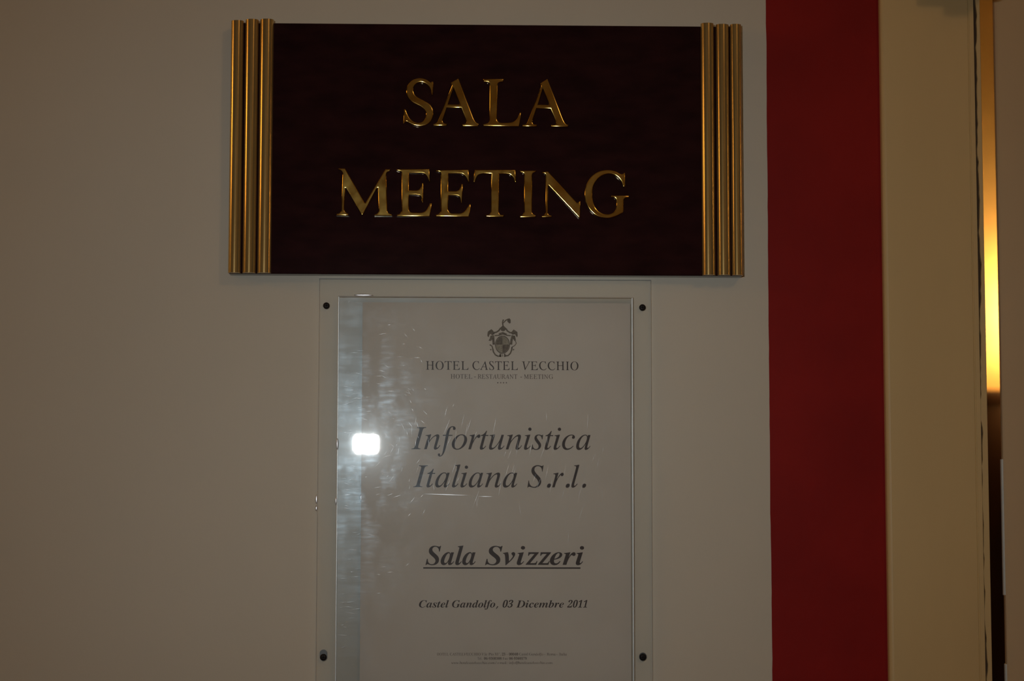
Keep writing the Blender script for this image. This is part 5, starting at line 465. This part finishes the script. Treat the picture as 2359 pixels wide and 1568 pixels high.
sheet('front_sheet', PX0, PX1, PZ0, PZ1, -0.0070, -0.0050, m_acr_front, 0.0)
for x0, x1, z0, z1 in ((PX0 + 0.0002, PX0 + 0.0010, PZ0, PZ1), (PX1 - 0.0010, PX1 - 0.0002, PZ0, PZ1), (PX0, PX1, PZ0, PZ0 + 0.003)):
    adopt(box('side_fold', m_acr_edge, x0, x1, -0.0050, -0.0030, z0, z1), hold)
for (x, z, dz) in ((-0.0986, 0.1831, 0.0), (0.1502, 0.1827, 0.0), (-0.0984, -0.0904, 0.0030), (0.1494, -0.0904, 0.0006)):
    bm = bmesh.new(); lathe(bm, [(0.0026, 0.0), (0.0026, -0.0006), (0.0023, -0.0011), (0.0012, -0.0014), (0.0004, -0.0014)], x, -0.0030, EYE + z, 20, 'y')
    s = adopt(bm_obj('screw', bm, m_screw), hold); s['label'] = 'dark screw head'
    bm = bmesh.new()
    add_box(bm, x - 0.0015, x + 0.0015, -0.00455, -0.0043, EYE + z - 0.0003, EYE + z + 0.0003); add_box(bm, x - 0.0003, x + 0.0003, -0.00455, -0.0043, EYE + z - 0.0015, EYE + z + 0.0015)
    k = bm_obj('recess', bm, m_slot); k.parent = s
    if dz:
        # the drilled hole is longer than the screw is wide
        pts = [(0.0029 * math.cos(math.radians(a)), 0.0029 * math.sin(math.radians(a)) + (dz if a <= 180 else 0)) for a in range(0, 360, 12)]
        me = curve_mesh('slotted_hole', [pts], 0.0001); o = link_mesh('slotted_hole', me, m_hole, None, (x, -0.00316, EYE + z)); adopt(o, hold)
# fine scratches on the pocket front
random.seed(11)
bm = bmesh.new()
def scr(x, z, ln_, a, wd):
    dx, dz = math.cos(a) * ln_ / 2, math.sin(a) * ln_ / 2; nx, nz = -math.sin(a) * wd / 2, math.cos(a) * wd / 2
    y = -0.00704
    vs = [bm.verts.new((x - dx, y, z - dz)), bm.verts.new((x + nx, y, z + nz)), bm.verts.new((x + dx, y, z + dz)), bm.verts.new((x - nx, y, z - nz))]
    bm.faces.new(vs)
FX, FZ = -0.0666, EYE + 0.0745
for i in range(95):      # wiped arcs round the left of the pocket
    x = random.uniform(PX0 + 0.004, -0.02); z = random.gauss(FZ + 0.015, 0.055)
    if not PZ0 + 0.005 < z < PZ1 - 0.004: continue
    a = math.atan2(z - FZ, x - FX) + math.pi / 2 + random.gauss(0, 0.35)
    scr(x, z, random.uniform(0.002, 0.007), a, random.uniform(0.00010, 0.00022))
for i in range(60):      # long steep strokes over the middle
    x = random.uniform(-0.045, 0.12); z = FZ + random.gauss(-0.012, 0.028)
    scr(x, z, random.uniform(0.003, 0.016), math.radians(random.gauss(78, 9)), random.uniform(0.00008, 0.00014))
for i in range(40):      # level rubs down the left strip
    x = random.uniform(PX0 + 0.003, -0.072); z = EYE + random.uniform(-0.085, 0.15)
    scr(x, z, random.uniform(0.002, 0.008), random.gauss(0, 0.1), random.uniform(0.00010, 0.0002))
scr(-0.004, EYE + 0.0352, 0.036, math.radians(-1.6), 0.0006); scr(0.027, EYE + 0.0338, 0.012, math.radians(-1), 0.0004)
o = adopt(bm_obj('scratches', bm, m_scratch), hold); tag(o, 'fine scratches glinting on the acrylic', kind='stuff')

# small beads added along the acrylic edges to make the flash glints
for x, y, z, lx, lz , _ in ((-0.0694, -0.0069, 0.1912, 0.0075, 0.0010, 0), (-0.0890, -0.0069, 0.0745, 0.0009, 0.0045, 0), (-0.1050, -0.0030, 0.0315, 0.0010, 0.0036, 0),
                            (-0.1050, -0.0030, 0.0245, 0.0010, 0.0022, 0), (-0.0896, -0.0069, 0.0300, 0.0008, 0.0032, 0), (-0.0702, -0.0045, 0.0325, 0.0008, 0.0034, 0)):
    bm = bmesh.new(); bmesh.ops.create_uvsphere(bm, u_segments=20, v_segments=12, radius=1.0)
    for v in bm.verts: v.co = Vector((x + v.co.x * lx, y + v.co.y * 0.0005, EYE + z + v.co.z * lz))
    for f in bm.faces: f.smooth = True
    adopt(bm_obj('glint_bead', bm, m_glint_bead), hold)

# ------------------------------------------------------------------ printed notice
NX0, NX1, NZ1 = -0.0702, 0.1405, EYE + 0.1858; NZ0 = NZ1 - 0.297
NY = -0.0040
note = tag(empty('printed_notice', (0.035, NY, NZ0)), 'white printed notice with hotel crest inside the acrylic holder', 'notice')
adopt(box('paper_sheet', m_paper, NX0, NX1, NY, NY + 0.0002, NZ0, NZ1), note)
PR = NY - 0.00008
GL = {}
for line in GLYPHS.split('\n'):
    k, adv, cs = line[:2], *line[3:].split('|')
    GL[k] = (int(adv), [list(map(int, c.split())) for c in cs.split('/')])
GL['bz'] = (255, [[v for p in ((52, 308), (270, 308), (266, 290), (88, 42), (178, 42), (205, 52), (226, 95), (242, 92), (214, 0), (-8, 0), (-4, 16), (178, 266), (104, 266), (78, 256), (58, 220), (42, 222)) for v in p * 3]])
def ring_poly(cx, cz, r, n=14): return [(cx + r * math.cos(2 * math.pi * i / n), cz + r * math.sin(2 * math.pi * i / n)) for i in range(n)]
def glyph(ch, st):
    """(advance, contours) in thousandths, 'u' upright, 'i' italic, 'b' bold italic"""
    if ch == '°': return 200, [ring_poly(100, 400, 75), ring_poly(100, 400, 45)[::-1]]
    if ch == '–': return 300, [[(20, 150), (280, 150), (280, 195), (20, 195)]]
    adv, cs = GL[('b' if st == 'b' else 'i') + ch] if ('b' if st == 'b' else 'i') + ch in GL else GL['i' + ch]
    up = ch.isdigit() or ch in '-/@.:,'
    sh = (0.27 if up else 0.0) if st != 'u' else (0.0 if up else -0.275)
    res = []
    for c in cs:
        kn = [c[i:i + 6] for i in range(0, len(c), 6)]; pts = []
        for a, b in zip(kn, kn[1:] + kn[:1]):
            p0, p1, p2, p3 = (a[2], a[3]), (a[4], a[5]), (b[0], b[1]), (b[2], b[3])
            straight = (abs((p1[0] - p0[0]) * (p3[1] - p0[1]) - (p1[1] - p0[1]) * (p3[0] - p0[0])) + abs((p2[0] - p0[0]) * (p3[1] - p0[1]) - (p2[1] - p0[1]) * (p3[0] - p0[0]))) < 60
            for t in ((0.0,) if straight else (0.0, 0.34, 0.67)):
                s = 1 - t
                pts.append(tuple(s ** 3 * p0[j] + 3 * s * s * t * p1[j] + 3 * s * t * t * p2[j] + t ** 3 * p3[j] for j in (0, 1)))
        q = []
        for x, y in pts:
            pt = (x + sh * y, y)
            if not q or abs(q[-1][0] - pt[0]) + abs(q[-1][1] - pt[1]) > 1.0: q.append(pt)
        if len(q) > 2 and abs(q[0][0] - q[-1][0]) + abs(q[0][1] - q[-1][1]) <= 1.0: q.pop()
        res.append(q)
    return adv, res
def text_line(name, st, words, zt, zb, m):
    polys = []
    for wd, x0, x1 in words:
        pen = 0; cs = []
        for ch in wd:
            adv, c = glyph(ch, st)
            for poly in c: cs.append([(pen + x, y) for x, y in poly])
            pen += adv + (14 if st == 'u' and wd.isupper() else 0)
        lo = min(p[0] for c in cs for p in c); hi = max(p[0] for c in cs for p in c)
        kx = (x1 - x0) / (hi - lo); kz = (zt - zb) / 466.0
        for c in cs: polys.append([((x0 + (x - lo) * kx) * MM, (zb + y * kz) * MM) for x, y in c])
    me = curve_mesh(name, polys)
    o = link_mesh(name, me, m, None, (0, PR, EYE)); return adopt(o, note)
for nm, st, ws, zt, zb in TEXT:
    text_line(nm, st, ws, zt, zb, {'heading': m_ink, 'subheading': m_ink3, 'footer_line': m_ink3}.get(nm, m_ink))
(u0, ut), (u1, ub) = UNDERLINE
adopt(link_mesh('underline', curve_mesh('underline', [[(u0 * MM, ub * MM), (u1 * MM, ub * MM), (u1 * MM, ut * MM), (u0 * MM, ut * MM)]]), m_ink, None, (0, PR, EYE)), note)
for x, z in STARS:
    pts = [((x + (0.72 if k % 2 == 0 else 0.34) * math.sin(math.pi * k / 5)) * MM, (z + (0.72 if k % 2 == 0 else 0.34) * math.cos(math.pi * k / 5)) * MM) for k in range(10)]
    adopt(link_mesh('star', curve_mesh('star', [pts]), m_ink3, None, (0, PR, EYE)), note)
def ribbon(bm, pts, wd, y):
    n = len(pts); L_, R_ = [], []
    for i, (x, z) in enumerate(pts):
        a = pts[max(0, i - 1)]; b = pts[min(n - 1, i + 1)]; dx, dz = b[0] - a[0], b[1] - a[1]; d = math.hypot(dx, dz) or 1
        nx, nz = -dz / d * wd / 2, dx / d * wd / 2
        L_.append(bm.verts.new(((x + nx) * MM, y, EYE + (z + nz) * MM))); R_.append(bm.verts.new(((x - nx) * MM, y, EYE + (z - nz) * MM)))
    for i in range(n - 1): bm.faces.new((L_[i], L_[i + 1], R_[i + 1], R_[i]))
crest = adopt(link_mesh('crest', curve_mesh('crest', [[(x * MM, z * MM) for x, z in c] for c in CREST['dark'][:7]]), m_ink2, None, (0, PR, EYE)), note)
crest['label'] = 'grey printed coat of arms with plume'
def sub(o):
    o.parent = crest; o.matrix_parent_inverse = Matrix.Translation(Vector((0, PR, EYE))).inverted(); return o
bm = bmesh.new()
for pts, wd in CREST['strokes']: ribbon(bm, pts, wd, PR - 0.00006)
sub(bm_obj('scrollwork', bm, m_ink2))
for c in CREST['dark'][7:]: sub(link_mesh('shield_quarter', curve_mesh('shield_quarter', [[(x * MM, z * MM) for x, z in c]]), m_ink2, None, (0, PR - 0.00002, EYE)))
for k, c in enumerate(CREST['mid']): sub(link_mesh('plume_tip' if k == 0 else 'shield_quarter', curve_mesh('shield_quarter', [[(x * MM, z * MM) for x, z in c]]), m_ink4 if k else m_ink2, None, (0, PR - 0.00001, EYE)))
